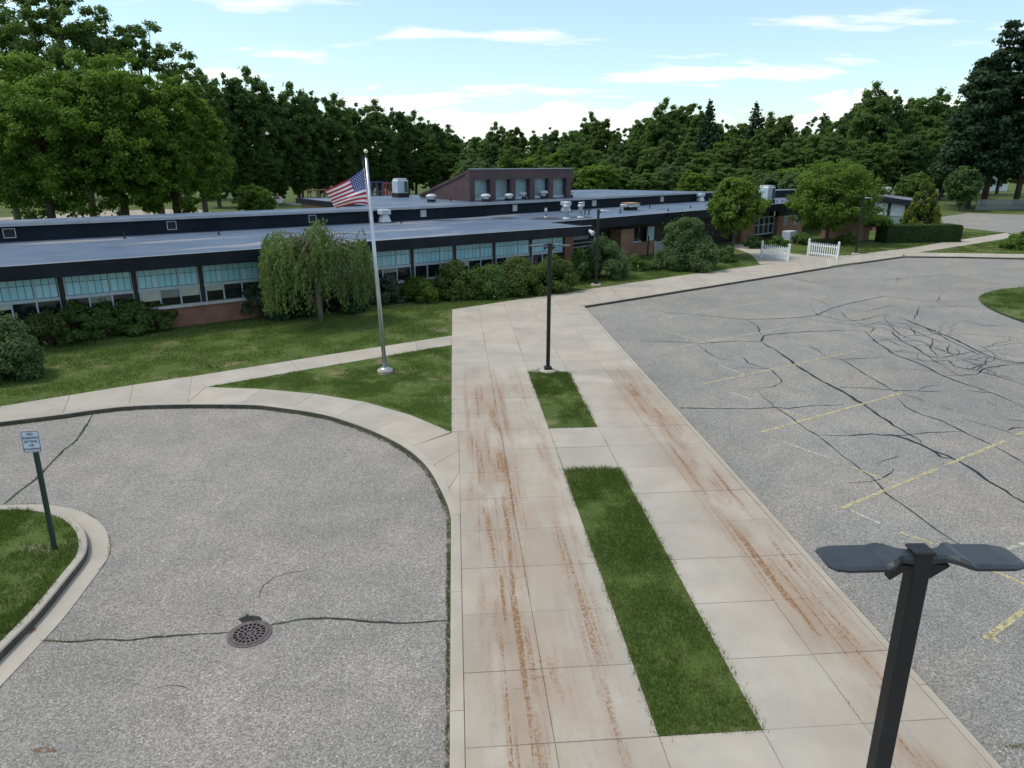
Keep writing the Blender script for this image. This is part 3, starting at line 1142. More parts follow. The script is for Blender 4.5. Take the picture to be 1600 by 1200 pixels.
drive = bpy.data.objects['drive_asphalt']
LCR = [
    (0.030, [(65, 1001), (110, 1003), (150, 999), (200, 1000), (245, 995), (290, 993), (330, 990), (362, 988)]),
    (0.030, [(415, 978), (440, 974), (470, 968), (510, 966), (550, 969), (585, 972), (625, 974), (660, 972), (702, 969)]),
    (0.045, [(146, 646), (138, 660), (128, 676), (118, 690), (100, 703), (88, 715), (72, 732), (52, 752), (30, 768), (8, 787)]),
    (0.014, [(405, 930), (412, 915), (428, 903), (450, 896), (480, 891)]),
    (0.012, [(240, 1078), (255, 1072), (280, 1072), (300, 1079)]),
    (0.008, [(240, 758), (275, 752), (310, 750), (350, 756)]),
]
for i, (w, l) in enumerate(LCR):
    ribbon(jag(gl(l, ASPH), 0.12, 0.025, 40 + i), w, ASPH + 0.004, 'crack', M['crack'], drive)


def blob_patch(u, v, ru, rv, mat, name, parent=drive, seed=0, nn=22, z=0.003):
    pts = []
    for k in range(nn):
        a = 2 * math.pi * k / nn
        r = 1 + 0.28 * mnoise.noise((math.cos(a) * 1.4, math.sin(a) * 1.4, seed * 3.1))
        pts.append((u + math.cos(a) * ru * r, v - math.sin(a) * rv * r))
    return sheet(name, gl(pts, ASPH + z), ASPH + z, mat, parent)


blob_patch(388, 1030, 42, 26, M['cement_patch'], 'cement_patch', seed=1)
blob_patch(392, 968, 20, 6, M['crack'], 'tar_patch', seed=2, z=0.003)
blob_patch(635, 751, 20, 3.5, M['cement_patch'], 'cement_patch', seed=4)
blob_patch(120, 745, 22, 7, M['cement_patch'], 'cement_patch', seed=5)
blob_patch(70, 1172, 20, 4, M['rust_stain'], 'rust_stain', seed=6)
blob_patch(47, 983, 10, 6, M['rust_stain'], 'rust_stain', gut, seed=7, z=0.012)

# storm drain -------------------------------------------------------
dp = g(390, 991, ASPH)
drain = thing('storm_drain', 'round cast iron storm drain grate set in the cracked drive', 'drain', (dp[0], dp[1], ASPH))


def annulus(mb_, r0, r1, z0, z1, n=32, mi=0):
    vs, fs = [], []
    for k in range(n):
        t = 2 * math.pi * k / n
        for r, z in ((r0, z0), (r0, z1), (r1, z1), (r1, z0)):
            vs.append((r * math.cos(t), r * math.sin(t), z))
    for k in range(n):
        k2 = (k + 1) % n
        for e in range(4):
            fs.append((k * 4 + e, k * 4 + (e + 1) % 4, k2 * 4 + (e + 1) % 4, k2 * 4 + e))
    mb_.add(vs, fs, mi)


m = MB()
annulus(m, 0.285, 0.34, 0.003, 0.014)
m.build('frame', M['cast_iron'], drain)
m = MB()
m.lathe([(0.284, 0.004), (0.284, 0.005)], 32)
m.build('shaft', M['pit'], drain)
m = MB()
for r0, r1 in ((0.245, 0.28), (0.165, 0.185), (0.085, 0.105)):
    annulus(m, r0, r1, 0.008, 0.024)
m.lathe([(0.03, 0.008), (0.03, 0.0235)], 12)
for r0, r1, k_, ph in ((0.18, 0.25, 20, 0.1), (0.10, 0.17, 13, 0.2), (0.025, 0.09, 7, 0.0)):
    for k in range(k_):
        t = ph + 2 * math.pi * k / k_
        c_, s_ = math.cos(t), math.sin(t)
        h = 0.010
        vs = []
        for z in (0.009, 0.0225):
            vs += [(c_ * r0 + s_ * h, s_ * r0 - c_ * h, z), (c_ * r1 + s_ * h, s_ * r1 - c_ * h, z), (c_ * r1 - s_ * h, s_ * r1 + c_ * h, z), (c_ * r0 - s_ * h, s_ * r0 + c_ * h, z)]
        m.add(vs, [(4, 5, 6, 7), (0, 1, 5, 4), (1, 2, 6, 5), (2, 3, 7, 6), (3, 0, 4, 7)])
m.build('grate', M['cast_iron'], drain)
# ------------------------------------------------------------------ the school
school = thing('school_building', 'long low brick school with dark fascias and pale blue window panels', 'building', (0, 0, 0), B_ANG)
RZ, EAVE, WALL_T, CL = 3.2, 32.7, 33.6, 43.5
S0, S1 = -14.0, 30.3
BAY0, BAY = 2.41, 2.67


def part(name, mats, fn, parent=school, **kw):
    m_ = MB()
    fn(m_)
    return m_.build(name, mats, parent, **kw)


part('wall', M['brick'], lambda m: m.box(S0, 29.9, WALL_T, WALL_T + 0.28, -0.3, 0.84))
part('end_pier', M['brick'], lambda m: m.box(29.08, 29.75, WALL_T - 0.02, WALL_T + 0.9, 0.842, 2.95))
part('end_wall', M['brick'], lambda m: m.box(29.45, 29.72, WALL_T + 0.9, 43.4, -0.3, 3.0))
part('roof', M['roof'], lambda m: m.box(S0, S1, EAVE, CL, 2.95, RZ))
part('fascia', M['fascia'], lambda m: m.box(S0, S1 + 0.07, EAVE - 0.07, EAVE - 0.002, 2.70, RZ + 0.05).box(S1 + 0.002, S1 + 0.07, EAVE, 36.3, 2.70, RZ + 0.05))
part('gravel_stop', M['coping'], lambda m: m.box(S0, S1 + 0.09, EAVE - 0.09, EAVE + 0.03, RZ + 0.052, RZ + 0.075))
part('soffit', M['soffit'], lambda m: m.box(S0, S1 - 0.01, EAVE + 0.001, WALL_T + 0.6, 2.90, 2.945))
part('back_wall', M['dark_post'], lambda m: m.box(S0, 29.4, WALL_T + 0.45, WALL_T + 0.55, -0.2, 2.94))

# window bays: mullioned frame, blue upper panels, dark lower panes
SEC = (BAY - 0.17) / 3
m = MB()
for x in (0.03, SEC * 1 - 0.03, SEC * 2 - 0.03, SEC * 3 - 0.03):
    m.box(x - 0.0, x + 0.065, -0.012, 0.05, 1.80, 2.86)
    m.box(x, x + 0.065, -0.02, 0.06, 0.985, 1.655)
m.box(0.0, SEC * 3 + 0.04, -0.03, 0.07, 1.66, 1.795)
m.box(0.0, SEC * 3 + 0.04, -0.012, 0.05, 2.865, 2.90)
frame_me = m.mesh('window_bay', [M['frame_white']])
m = MB().box(0, SEC * 3 + 0.04, 0.03, 0.045, 1.80, 2.86)
backing_me = m.mesh('muntin_sheet', [M['panel_gap']])
cw, chh = (SEC - 0.065 - 0.02) / 3, (2.86 - 1.80) / 2
m = MB().cbox(0.012, cw - 0.012, 0.0, 0.02, 0.012, chh - 0.012, 0.004)
pane_me = m.mesh('upper_pane', [M['panel_blue']])
m = MB().box(0, SEC - 0.067, 0.02, 0.03, 0, 0.668)
low_me = m.mesh('window_pane', [M['window_dark']])
m = MB().box(0.01, SEC - 0.077, 0.010, 0.016, 0.0, 0.36)
blind_me = m.mesh('blind', [M['blind']])
m = MB().box(0.01, SEC - 0.077, 0.010, 0.016, 0.0, 0.36)
blind_dim_me = m.mesh('blind', [M['blind_dim']])
m = MB().box(-0.085, 0.085, -0.05, 0.10, 0.99, 2.90)
post_me = m.mesh('post', [M['dark_post']])
m = MB().cbox(0.0, BAY - 0.006, -0.10, 0.16, 0.846, 0.982, 0.012)
sill_me = m.mesh('sill', [M['sill']])
BLIND = {(-1, 0): 0.18, (0, 1): 0.25, (4, 0): 0.3, (6, 2): 0.45, (7, 0): 0.25, (8, 1): 0.4, (1, 0): 0.42, (1, 1): 0.34, (1, 2): 0.34, (2, 0): 0.22, (5, 1): 0.2}
for k in range(-5, 10):
    s0 = BAY0 + BAY * k
    obj('post', post_me, school, (s0, WALL_T + 0.08, 0))
    obj('sill', sill_me, school, (s0 + 0.003, WALL_T, 0))
    bay = obj('window_bay', frame_me, school, (s0 + 0.085, WALL_T + 0.08, 0))
    obj('muntin_sheet', backing_me, bay)
    for q in range(3):
        x0 = q * SEC + (0.095 if q == 0 else 0.035)
        for a in range(3):
            for b in range(2):
                obj('upper_pane', pane_me, bay, (x0 + a * cw, 0.006, 1.80 + b * chh))
        obj('window_pane', low_me, bay, (x0 + 0.002, 0.0, 0.985))
        if (k, q) in BLIND:
            h = BLIND[(k, q)]
            o = obj('blind', blind_dim_me if q == 1 else blind_me, bay, (x0 + 0.002, 0.0, 1.653 - h))
            o.scale = (1, 1, h / 0.36)
obj('post', post_me, school, (BAY0 + BAY * 10 - 0.06, WALL_T + 0.08, 0))
# wall-mounted flood lamp at the wing's corner
fl = thing('flood_lamp', 'white flood lamp fixed to the corner of the wing roof', 'lamp', (*bxy(S1 - 0.2, EAVE - 0.10), 2.95), B_ANG)
MB().box(-0.06, 0.06, -0.06, 0.0, -0.05, 0.10).build('bracket', M['dark_post'], fl)
MB().tube([(0, -0.05, 0.02), (0.05, -0.35, -0.12)], [0.10, 0.15], 10).build('lamp_body', M['vent_white'], fl)

# clerestory strip and rear roof
CLP = [(S0, 43.5), (24, 43.5), (46, 46.2), (62.4, 48.2)]


def strip_wall(mb_, line, z0, z1, th, o=0.0, mi=0):
    nl = len(line)
    f_ = [(s_, t_ + o) for s_, t_ in line]
    b_ = [(s_, t_ + o + th) for s_, t_ in line]
    mb_.prism(f_ + b_[::-1], z0, z1, mi)


part('clerestory_wall', M['clerestory'], lambda m: strip_wall(m, CLP, 2.6, 3.96, 0.25))
part('clerestory_roof', M['roof'], lambda m: strip_wall(m, CLP[:2], 3.962, 4.08, 2.9, -0.12))
part('coping', M['coping'], lambda m: strip_wall(m, CLP, 3.95, 4.115, 0.115, -0.24))
part('clerestory_back', M['clerestory'], lambda m: m.box(S0, 21.9, 46.0, 46.2, -0.2, 3.95))
rear = [(22.0, 43.36), (24, 43.36), (46, 46.06), (60.5, 47.85), (56, 59.2), (22.0, 59.2)]
part('rear_roof', M['roof'], lambda m: m.prism([(a + 0.0, b + 0.02) for a, b in rear], 3.97, 4.085))
part('rear_fascia', M['fascia'], lambda m: m.box(21.86, 21.99, 46.4, 59.4, 3.72, 4.12).box(22, 56, 59.25, 59.4, 3.72, 4.12))
part('rear_wall', M['brick_tan'], lambda m: m.box(22.15, 22.4, 46.3, 58.9, -0.2, 3.96).box(22.4, 55, 58.7, 58.9, -0.2, 3.96).box(55.2, 55.45, 48.4, 58.9, -0.2, 3.96))
part('wall_recess', M['siding_brown'], lambda m: m.box(22.10, 22.148, 50.2, 52.4, 0, 3.7))


def louvre(u, v, w, h, filled):
    s_, t_ = st(u, v, 3.65)
    best = min(range(len(CLP) - 1), key=lambda i: 0 if CLP[i][0] <= s_ * 0.97 <= CLP[i + 1][0] else 1)
    # meet the clerestory wall along the sight line
    o0 = np.array(g(u, v, 3.65)[:2])
    for i in range(len(CLP) - 1):
        p0, p1 = np.array(bxy(*CLP[i])), np.array(bxy(*CLP[i + 1]))
        A = np.array([o0, p0 - p1]).T
        k, f = np.linalg.solve(A, p0)
        if 0 <= f <= 1:
            s_ = CLP[i][0] + f * (CLP[i + 1][0] - CLP[i][0])
            t_ = CLP[i][1] + f * (CLP[i + 1][1] - CLP[i][1])
            break
    m_ = MB()
    e = 0.032
    m_.box(-w / 2, w / 2, -0.05, 0.0, -h / 2, -h / 2 + e).box(-w / 2, w / 2, -0.05, 0.0, h / 2 - e, h / 2)
    m_.box(-w / 2, -w / 2 + e, -0.05, 0.0, -h / 2 + e, h / 2 - e).box(w / 2 - e, w / 2, -0.05, 0.0, -h / 2 + e, h / 2 - e)
    lv = m_.build('louvre', M['vent_white'], school, loc=(s_, t_ - 0.002, 3.62))
    m_ = MB()
    if filled:
        for q in range(4):
            z = -h / 2 + e + (h - 2 * e) * q / 4
            m_.add([(-w / 2 + e, -0.045, z), (w / 2 - e, -0.045, z), (w / 2 - e, -0.005, z + (h - 2 * e) / 4), (-w / 2 + e, -0.005, z + (h - 2 * e) / 4)], [(0, 1, 2, 3)])
        m_.build('slats', M['vent_white'], lv)
    else:
        m_.box(-w / 2 + e, w / 2 - e, -0.02, -0.004, -h / 2 + e, h / 2 - e)
        m_.build('opening', M['black_rubber'], lv)


for u, v, w, f in ((14, 362, .52, 0), (268, 352, .50, 0), (488, 340, .50, 0), (661, 332, .45, 1), (804, 324, .42, 1), (911, 316, .30, 1), (928, 317, .50, 1), (1034, 310, .42, 1)):
    louvre(u, v, w, 0.46, f)

# brown roof monitor
MS0, MS1, MT0, MT1, MZ0, MZ1 = 30.85, 41.0, 47.3, 54.4, 4.09, 6.45
mon = part('roof_monitor', M['siding_brown'], lambda m: m.add(
    [(MS0, MT0, MZ0), (MS1, MT0, MZ0), (MS1, MT1, MZ0), (MS0, MT1, MZ0), (MS0, MT0, 6.2), (MS1, MT0, 6.2), (MS1, MT1, 4.2), (MS0, MT1, 4.2)],
    [(0, 1, 5, 4), (3, 0, 4, 7), (1, 2, 6, 5), (2, 3, 7, 6)]))
part('monitor_roof', M['siding_brown'], lambda m: m.add(
    [(MS0 - .08, MT0 - .55, 6.25), (MS1 + .08, MT0 - .55, 6.25), (MS1 + .08, MT1 + .1, 4.2), (MS0 - .08, MT1 + .1, 4.2),
     (MS0 - .08, MT0 - .55, 6.43), (MS1 + .08, MT0 - .55, 6.43), (MS1 + .08, MT1 + .1, 4.36), (MS0 - .08, MT1 + .1, 4.36)],
    [(0, 3, 2, 1), (4, 5, 6, 7), (0, 1, 5, 4), (1, 2, 6, 5), (2, 3, 7, 6), (3, 0, 4, 7)]), mon)
part('monitor_coping', M['coping'], lambda m: m.box(MS0 - .10, MS1 + .10, MT0 - .60, MT0 - .44, 6.432, 6.50), mon)
part('monitor_header', M['siding_brown'], lambda m: m.box(MS0 - .06, MS1 + .06, MT0 - .52, MT0 - .002, 5.68, 6.24), mon)
for k in range(6):
    x = MS0 + (MS1 - MS0 - 0.42) * k / 5
    part('pier', M['siding_brown'], lambda m: m.box(x - 0.04, x + 0.46, MT0 - .50, MT0 - .003, MZ0 + 0.02, 5.678), mon)
for k in range(5):
    x = MS0 + (MS1 - MS0 - 0.42) * k / 5 + 0.46
    w = (MS1 - MS0 - 0.42) / 5 - 0.54
    wn_ = part('monitor_window', M['frame_white'], lambda m: m.box(x + .04, x + w, MT0 - .20, MT0 - .004, MZ0 + 0.03, MZ0 + 0.22), mon)
    part('pane', M['window_pale'], lambda m: m.box(x + .04, x + w, MT0 - .06, MT0 - .03, MZ0 + 0.225, 5.67), wn_)

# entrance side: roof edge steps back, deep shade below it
E0, E1 = (30.35, 36.3), (63.2, 40.1)


def et(s_):
    return E0[1] + (s_ - E0[0]) * (E1[1] - E0[1]) / (E1[0] - E0[0])


part('entrance_roof', M['roof'], lambda m: m.prism([E0, E1, (63.2, 48.3), (62.4, 48.15), (46, 46.15), (30.35, 44.25)], 2.95, RZ))
part('entrance_roof_inner', M['roof'], lambda m: m.box(S1 + 0.001, 30.349, 36.31, 44.2, 2.95, RZ))
part('entrance_fascia', M['fascia'], lambda m: m.prism([(E0[0], E0[1] - .07), (E1[0] + .07, E1[1] - .07), (E1[0] + .07, E1[1] - .002), (E0[0], E0[1] - .002)], 2.58, RZ + 0.04))
part('entrance_stop', M['coping'], lambda m: m.prism([(E0[0], E0[1] - .09), (E1[0] + .09, E1[1] - .09), (E1[0] + .09, E1[1] + .03), (E0[0], E0[1] + .03)], RZ + 0.042, RZ + 0.062))
ew = [(29.75, et(29.75) + 1.9), (56.0, et(56) + 1.9)]
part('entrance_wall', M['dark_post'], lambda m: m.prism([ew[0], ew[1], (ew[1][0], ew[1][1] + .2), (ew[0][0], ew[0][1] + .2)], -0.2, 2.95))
def onw(s_, d=0.0):
    return (s_, et(s_) + 1.9 - d)
def wall_piece(name, mat, sa, sb, z0, z1, d0, d1, parent=school):
    p = [onw(sa, d1), onw(sb, d1), onw(sb, d0), onw(sa, d0)]
    return part(name, mat, lambda m: m.prism(p, z0, z1), parent)
wall_piece('brick_pier', M['brick_tan'], 38.4, 39.9, -0.2, 2.2, 0.002, 1.1)
wall_piece('brick_panel', M['brick_tan'], 39.95, 43.6, -0.2, 1.0, 0.002, 0.5)
wn_ = wall_piece('entrance_window', M['frame_white'], 40.2, 41.5, 1.02, 1.14, 0.002, 0.62)
wall_piece('pane', M['window_dark'], 40.25, 41.45, 1.142, 2.1, 0.35, 0.40, wn_)
wall_piece('entrance_door', M['panel_blue'], 42.5, 43.4, 1.02, 2.1, 0.30, 0.36)
wall_piece('railing_bar', M['coping'], 31.6, 35.5, 1.52, 1.58, 0.9, 0.95)
wall_piece('railing_bar', M['coping'], 31.6, 35.5, 1.24, 1.30, 0.9, 0.95)
wall_piece('railing_bar', M['coping'], 31.6, 35.5, 0.96, 1.02, 0.9, 0.95)
wall_piece('railing_post', M['coping'], 35.5, 35.58, -0.05, 2.9, 0.88, 0.97)
wall_piece('shade_panel', M['grey_panel'], 31.5, 35.4, 1.7, 1.95, 0.4, 0.45)
eb = thing('meter_box', 'small pale electrical box on a post by the brick panel', 'meter box', (*bxy(*onw(41.9, 1.0)), 0.0), B_ANG)
MB().box(-0.18, 0.18, -0.08, 0.08, 1.55, 2.05).build('box', M['ac_paint'], eb)
MB().box(-0.04, 0.04, -0.04, 0.04, -0.02, 1.549).build('post', M['dark_post'], eb)
gp = thing('screen_panel', 'grey metal screen panel standing beside the big round bush', 'screen', (*bxy(41.0, 36.2), 0.0), B_ANG + 0.05)
MB().box(-1.0, 1.15, -0.04, 0.04, 0.05, 1.35).build('sheet', M['grey_panel'], gp)
for x in (-0.95, 0.1, 1.08):
    MB().box(x - .04, x + .04, 0.041, 0.12, -0.02, 1.37).build('post', M['dark_post'], gp)
# glazed entrance, brick wall with two small windows
wall_piece('lobby_wall', M['brick'], 56.05, 58.4, -0.2, 2.94, 0.0, 0.9)
wall_piece('lobby_backing', M['window_dark'], 58.41, 62.3, 0.2, 2.5, 0.55, 0.6)
lob = wall_piece('lobby_frame', M['frame_white'], 58.41, 62.3, 0.35, 0.50, 0.61, 0.75)
wall_piece('rail', M['frame_white'], 58.41, 62.3, 1.25, 1.35, 0.61, 0.75, lob)
wall_piece('rail', M['frame_white'], 58.41, 62.3, 1.95, 2.03, 0.61, 0.75, lob)
for k in range(5):
    x = 58.41 + k * 0.945
    wall_piece('mullion', M['frame_white'], x, x + 0.09, 0.51, 1.245, 0.61, 0.74, lob)
    wall_piece('mullion', M['frame_white'], x, x + 0.09, 1.355, 1.945, 0.61, 0.74, lob)
wall_piece('classroom_wall', M['brick_tan'], 62.35, 67.6, -0.2, 2.0, 0.6, 1.1)
wall_piece('classroom_header', M['fascia'], 62.35, 67.6, 2.01, 2.94, 0.7, 1.1)
for x in (63.4, 65.5):
    wn_ = wall_piece('small_window', M['frame_white'], x, x + .75, 1.05, 1.92, 1.102, 1.14)
    wall_piece('pane', M['window_pale'], x + .07, x + .68, 1.12, 1.85, 1.142, 1.155, wn_)
part('far_roof', M['roof'], lambda m: m.prism([(63.3, 40.1), (77.0, 41.2), (77.0, 50), (63.3, 48.6)], 2.95, RZ))
part('far_parapet', M['clerestory'], lambda m: m.prism([(60.0, 48.4), (78, 47.0), (78, 47.3), (60.0, 48.7)], 2.6, 3.95))
part('far_coping', M['coping'], lambda m: m.prism([(60.0, 48.25), (78, 46.85), (78, 47.35), (60.0, 48.75)], 3.952, 4.05))
# projecting wing with the sloping roof
part('wing_wall', M['brick'], lambda m: m.box(76.75, 77.0, 35.6, 46.5, -0.2, 3.05))
part('wing_roof', M['shingle'], lambda m: m.add(
    [(76.2, 35.0, 3.0), (79.5, 35.0, 3.0), (79.5, 47, 4.0), (76.2, 47, 4.0), (76.2, 35.0, 3.25), (79.5, 35.0, 3.25), (79.5, 47, 4.25), (76.2, 47, 4.25)],
    [(0, 3, 2, 1), (4, 5, 6, 7), (0, 1, 5, 4), (1, 2, 6, 5), (2, 3, 7, 6), (3, 0, 4, 7)]))
part('wing_fascia', M['fascia'], lambda m: m.box(76.2, 79.6, 34.88, 34.998, 2.75, 3.27))
part('wing_front', M['brick'], lambda m: m.box(77.01, 79.0, 35.7, 35.95, -0.2, 2.98))
part('wing_rake', M['fascia'], lambda m: m.add(
    [(76.10, 34.9, 2.75), (76.19, 34.9, 2.75), (76.19, 47, 3.75), (76.10, 47, 3.75), (76.10, 34.9, 3.27), (76.19, 34.9, 3.27), (76.19, 47, 4.27), (76.10, 47, 4.27)],
    [(0, 3, 2, 1), (4, 5, 6, 7), (0, 1, 5, 4), (1, 2, 6, 5), (2, 3, 7, 6), (3, 0, 4, 7)]))
for k in range(4):
    t0 = 35.75 + k * 1.75
    wp = part('wing_window', M['white_block'], lambda m: m.box(76.66, 76.74, t0, t0 + 1.5, 1.75, 2.9))
    part('pane', M['window_pale'], lambda m: m.box(76.69, 76.74, t0, t0 + 1.5, 0.6, 1.6), wp)
    part('rail', M['frame_white'], lambda m: m.box(76.65, 76.74, t0, t0 + 1.5, 1.62, 1.74), wp)
    part('wing_post', M['dark_post'], lambda m: m.box(76.5, 76.74, t0 - 0.2, t0 - 0.02, -0.1, 2.95))
part('screen_wall', M['brick_tan'], lambda m: m.box(65.4, 65.7, 34.2, 38.0, -0.2, 2.35).box(65.71, 67.2, 34.25, 34.5, -0.2, 2.35))

# ------------------------------------------------------------------ things on the roofs
def at_roof(u, v, z):
    return g(u, v, z)


GV = 'hooded vents on the roofs'


def hood_vent(u, v, label, sc=1.0):
    t = thing('roof_vent', label, 'roof vent', at_roof(u, v, RZ), B_ANG, GV)
    a, b = 0.34 * sc, 0.20 * sc
    MB().add([(-a, -a, 0), (a, -a, 0), (a, a, 0), (-a, a, 0), (-b, -b, .52 * sc), (b, -b, .52 * sc), (b, b, .52 * sc), (-b, b, .52 * sc)],
             [(4, 5, 6, 7), (0, 1, 5, 4), (1, 2, 6, 5), (2, 3, 7, 6), (3, 0, 4, 7)]).build('cone', M['galvanised'], t)
    MB().cbox(-a * .95, a * .95, -a * .95, a * .95, .52 * sc + .002, .84 * sc, 0.03).build('hood', M['ac_paint'], t)
    MB().box(-a - .05, a + .05, -a - .05, a + .05, 0.001, 0.05).build('kerb_flashing', M['black_rubber'], t)


hood_vent(601, 348, 'hooded metal roof vent near the flagpole', 1.0)
hood_vent(884, 331, 'hooded metal roof vent behind the two capped stacks', 0.95)
hood_vent(1094, 315, 'hooded metal roof vent on the roof beside the narrow maple', 0.95)


def stack(u, v, h, r, label):
    t = thing('flue_stack', label, 'flue', at_roof(u, v, RZ), 0)
    MB().lathe([(r * 1.8, 0.0), (r * 1.7, .10), (r * 1.05, .14)], 14).build('collar', M['vent_white'], t, smooth=True)
    MB().lathe([(r, .12), (r, h * .68), (r * 1.0, h * .72)], 14).build('pipe', M['galvanised'], t, smooth=True)
    MB().lathe([(r * .9, h * .66), (r * 1.5, h * .72), (r * 1.55, h * .80), (r * .85, h * .90)], 14).build('draft_hood', M['vent_white'], t, smooth=True)
    MB().lathe([(r * 1.2, h * .93), (r * 1.35, h * .96), (r * .9, h)], 14).build('cap', M['vent_white'], t, smooth=True)


stack(885, 343, 1.15, 0.15, 'round capped flue stack in front of a hooded vent')
stack(907, 341, 1.10, 0.14, 'round capped flue stack beside two bent black pipes')
stack(853, 341, 0.70, 0.07, 'thin capped flue pipe in a patch of tar')
for u, v, ru, rv in ((855, 341.5, 26, 2.0), (905, 339.5, 22, 1.6), (790, 341, 22, 1.2), (700, 344.5, 26, .8)):
    pts = [(u + math.cos(a) * ru * (1 + .2 * math.sin(3 * a)), v + math.sin(a) * rv) for a in [k * math.pi / 10 for k in range(20)]]
    p = sheet('tar_patch', [st(x, y, RZ + .004) for x, y in pts], RZ + .004, M['tar'], school)


def pipe(u, v, h, label, r=0.045, z=RZ):
    t = thing('vent_pipe', label, 'vent pipe', at_roof(u, v, z), 0, 'short black vent pipes on the roofs')
    MB().lathe([(r * 2.0, 0), (r * 1.2, .06)], 10).build('boot', M['black_rubber'], t)
    MB().lathe([(r, .05), (r, h)], 10).build('pipe', M['black_rubber'], t)


PL = 'short black vent pipe standing on the flat roof'
for u, v, h, lb in ((195, 373, .32, 'tall black vent pipe alone on the wing roof over the classrooms'), (342, 367, .18, 'very short black vent pipe on the wing roof near the weeping tree'), (627, 349, .2, 'short black vent pipe beside the hooded vent near the flagpole'),
                    (969, 333, .3, 'short black vent pipe before the rusty topped fan box'), (1015, 326, .3, 'short black vent pipe just past the rusty topped fan box'), (1044, 330, .22, 'short black vent pipe near the entrance roof edge'), (1079, 325.5, .25, 'short black vent pipe in front of the hooded vent by the maple'),
                    (1214, 316, .22, 'one of two short black pipes beside the tall air unit'), (1222, 316, .22, 'one of two short black pipes beside the tall air unit')):
    pipe(u, v, h, lb)
for u in (914, 920):
    t = thing('bent_pipe', 'bent black pipe loop standing beside a capped flue stack', 'vent pipe', at_roof(u, 336, RZ), 0, 'pair of bent pipes')
    MB().tube([(0, 0, 0), (0, 0, .38), (.03, 0, .43), (.12, 0, .43), (.15, 0, .36)], [.045] * 5, 8).build('pipe', M['black_rubber'], t)
    MB().lathe([(.10, 0), (.07, .04)], 10).build('boot', M['black_rubber'], t)
pipe(704, 314, .3, 'thin black vent pipe in front of the brown roof monitor', z=4.09)

fb = thing('exhaust_fan', 'low rusty topped exhaust fan box on the entrance roof', 'exhaust fan', at_roof(985, 328, RZ), B_ANG)
MB().box(-.40, .40, -.40, .40, 0, .24).build('kerb_base', M['black_rubber'], fb)
MB().cbox(-.52, .52, -.52, .52, .242, .52, .03).build('housing', M['galvanised'], fb)
MB().cbox(-.56, .56, -.56, .56, .522, .58, .01).build('lid', M['orange_rust'], fb)
MB().cbox(-.92, -.54, -.30, .30, .25, .48, .03).build('side_hood', M['galvanised'], fb)


def ac(u, v, z, w, d, h, label):
    t = thing('rooftop_unit', label, 'air conditioner', at_roof(u, v, z), B_ANG)
    MB().box(-w / 2 - .05, w / 2 + .05, -d / 2 - .05, d / 2 + .05, 0.0, .34).build('base_frame', M['black_rubber'], t)
    MB().cbox(-w / 2, w / 2, -d / 2, d / 2, .342, h * .86, .02).build('cabinet', M['ac_paint'], t)
    MB().add([(-w / 2, -d / 2, h * .86 + .002), (w / 2, -d / 2, h * .86 + .002), (w / 2, d / 2, h * .86 + .002), (-w / 2, d / 2, h * .86 + .002),
              (-w * .42, -d * .42, h * .94), (w * .42, -d * .42, h * .94), (w * .42, d * .42, h * .94), (-w * .42, d * .42, h * .94),
              (-w * .42, -d * .42, h), (w * .42, -d * .42, h), (w * .42, d * .42, h), (-w * .42, d * .42, h)],
             [(0, 1, 5, 4), (1, 2, 6, 5), (2, 3, 7, 6), (3, 0, 4, 7), (4, 5, 9, 8), (5, 6, 10, 9), (6, 7, 11, 10), (7, 4, 8, 11), (8, 9, 10, 11)]).build('fan_top', M['vent_white'], t)
    for k in range(9):
        z0 = .42 + k * (h * .86 - .5) / 9
        MB().box(w * .12, w * .46, -d / 2 - .03, -d / 2 - .004, z0, z0 + .05).build('grille_slat', M['ac_grille'], t)
    MB().box(w * .14, w * .44, -d / 2 - .0038, -d / 2 - .001, .42, h * .84).build('grille', M['black_rubber'], t)


ac(626, 308, 4.09, 1.0, 1.0, 1.55, 'tall pale rooftop air unit on black base beside the monitor')
ac(1196, 317.5, RZ, 1.15, 1.1, 1.65, 'tall pale rooftop air unit between the two maples')


def mushroom(u, v, sc, z, label, grp='mushroom vents in front of the monitor'):
    t = thing('mushroom_vent', label, 'roof vent', at_roof(u, v, z), B_ANG, grp)
    MB().box(-.24 * sc, .24 * sc, -.24 * sc, .24 * sc, 0, .20 * sc).build('base', M['black_rubber'], t)
    MB().lathe([(.26 * sc, .20 * sc), (.26 * sc, .34 * sc)], 14).build('throat', M['galvanised'], t, smooth=False)
    MB().lathe([(.38 * sc, .34 * sc), (.40 * sc, .44 * sc), (.30 * sc, .54 * sc), (.10 * sc, .58 * sc)], 16).build('cap', M['vent_white'], t, smooth=True)


for u, v, sc, lb in ((674, 315.5, 1.0, 'mushroom roof vent beside the sloping side of the brown monitor'), (759, 315, 1.0, 'mushroom roof vent before the second window of the monitor from its sloping side'), (795, 313.5, .95, 'mushroom roof vent before the third window of the monitor'),
                     (816, 311, 1.0, 'mushroom roof vent between the third and fourth monitor windows'), (848, 310, 1.15, 'widest mushroom roof vent before the last monitor window')):
    mushroom(u, v, sc, 4.09, lb)
for u, v, sc, lb in ((882, 303, .95, 'rear mushroom roof vent just past the end of the monitor'), (889, 308, 1.0, 'front mushroom roof vent just past the end of the monitor')):
    mushroom(u, v, sc, 4.09, lb, 'mushroom vents past the monitor')
mushroom(1181, 311, 1.2, RZ, 'mushroom roof vent beside the tall air unit between the maples', 'mushroom vent by the air unit')

# ------------------------------------------------------------------ lamps


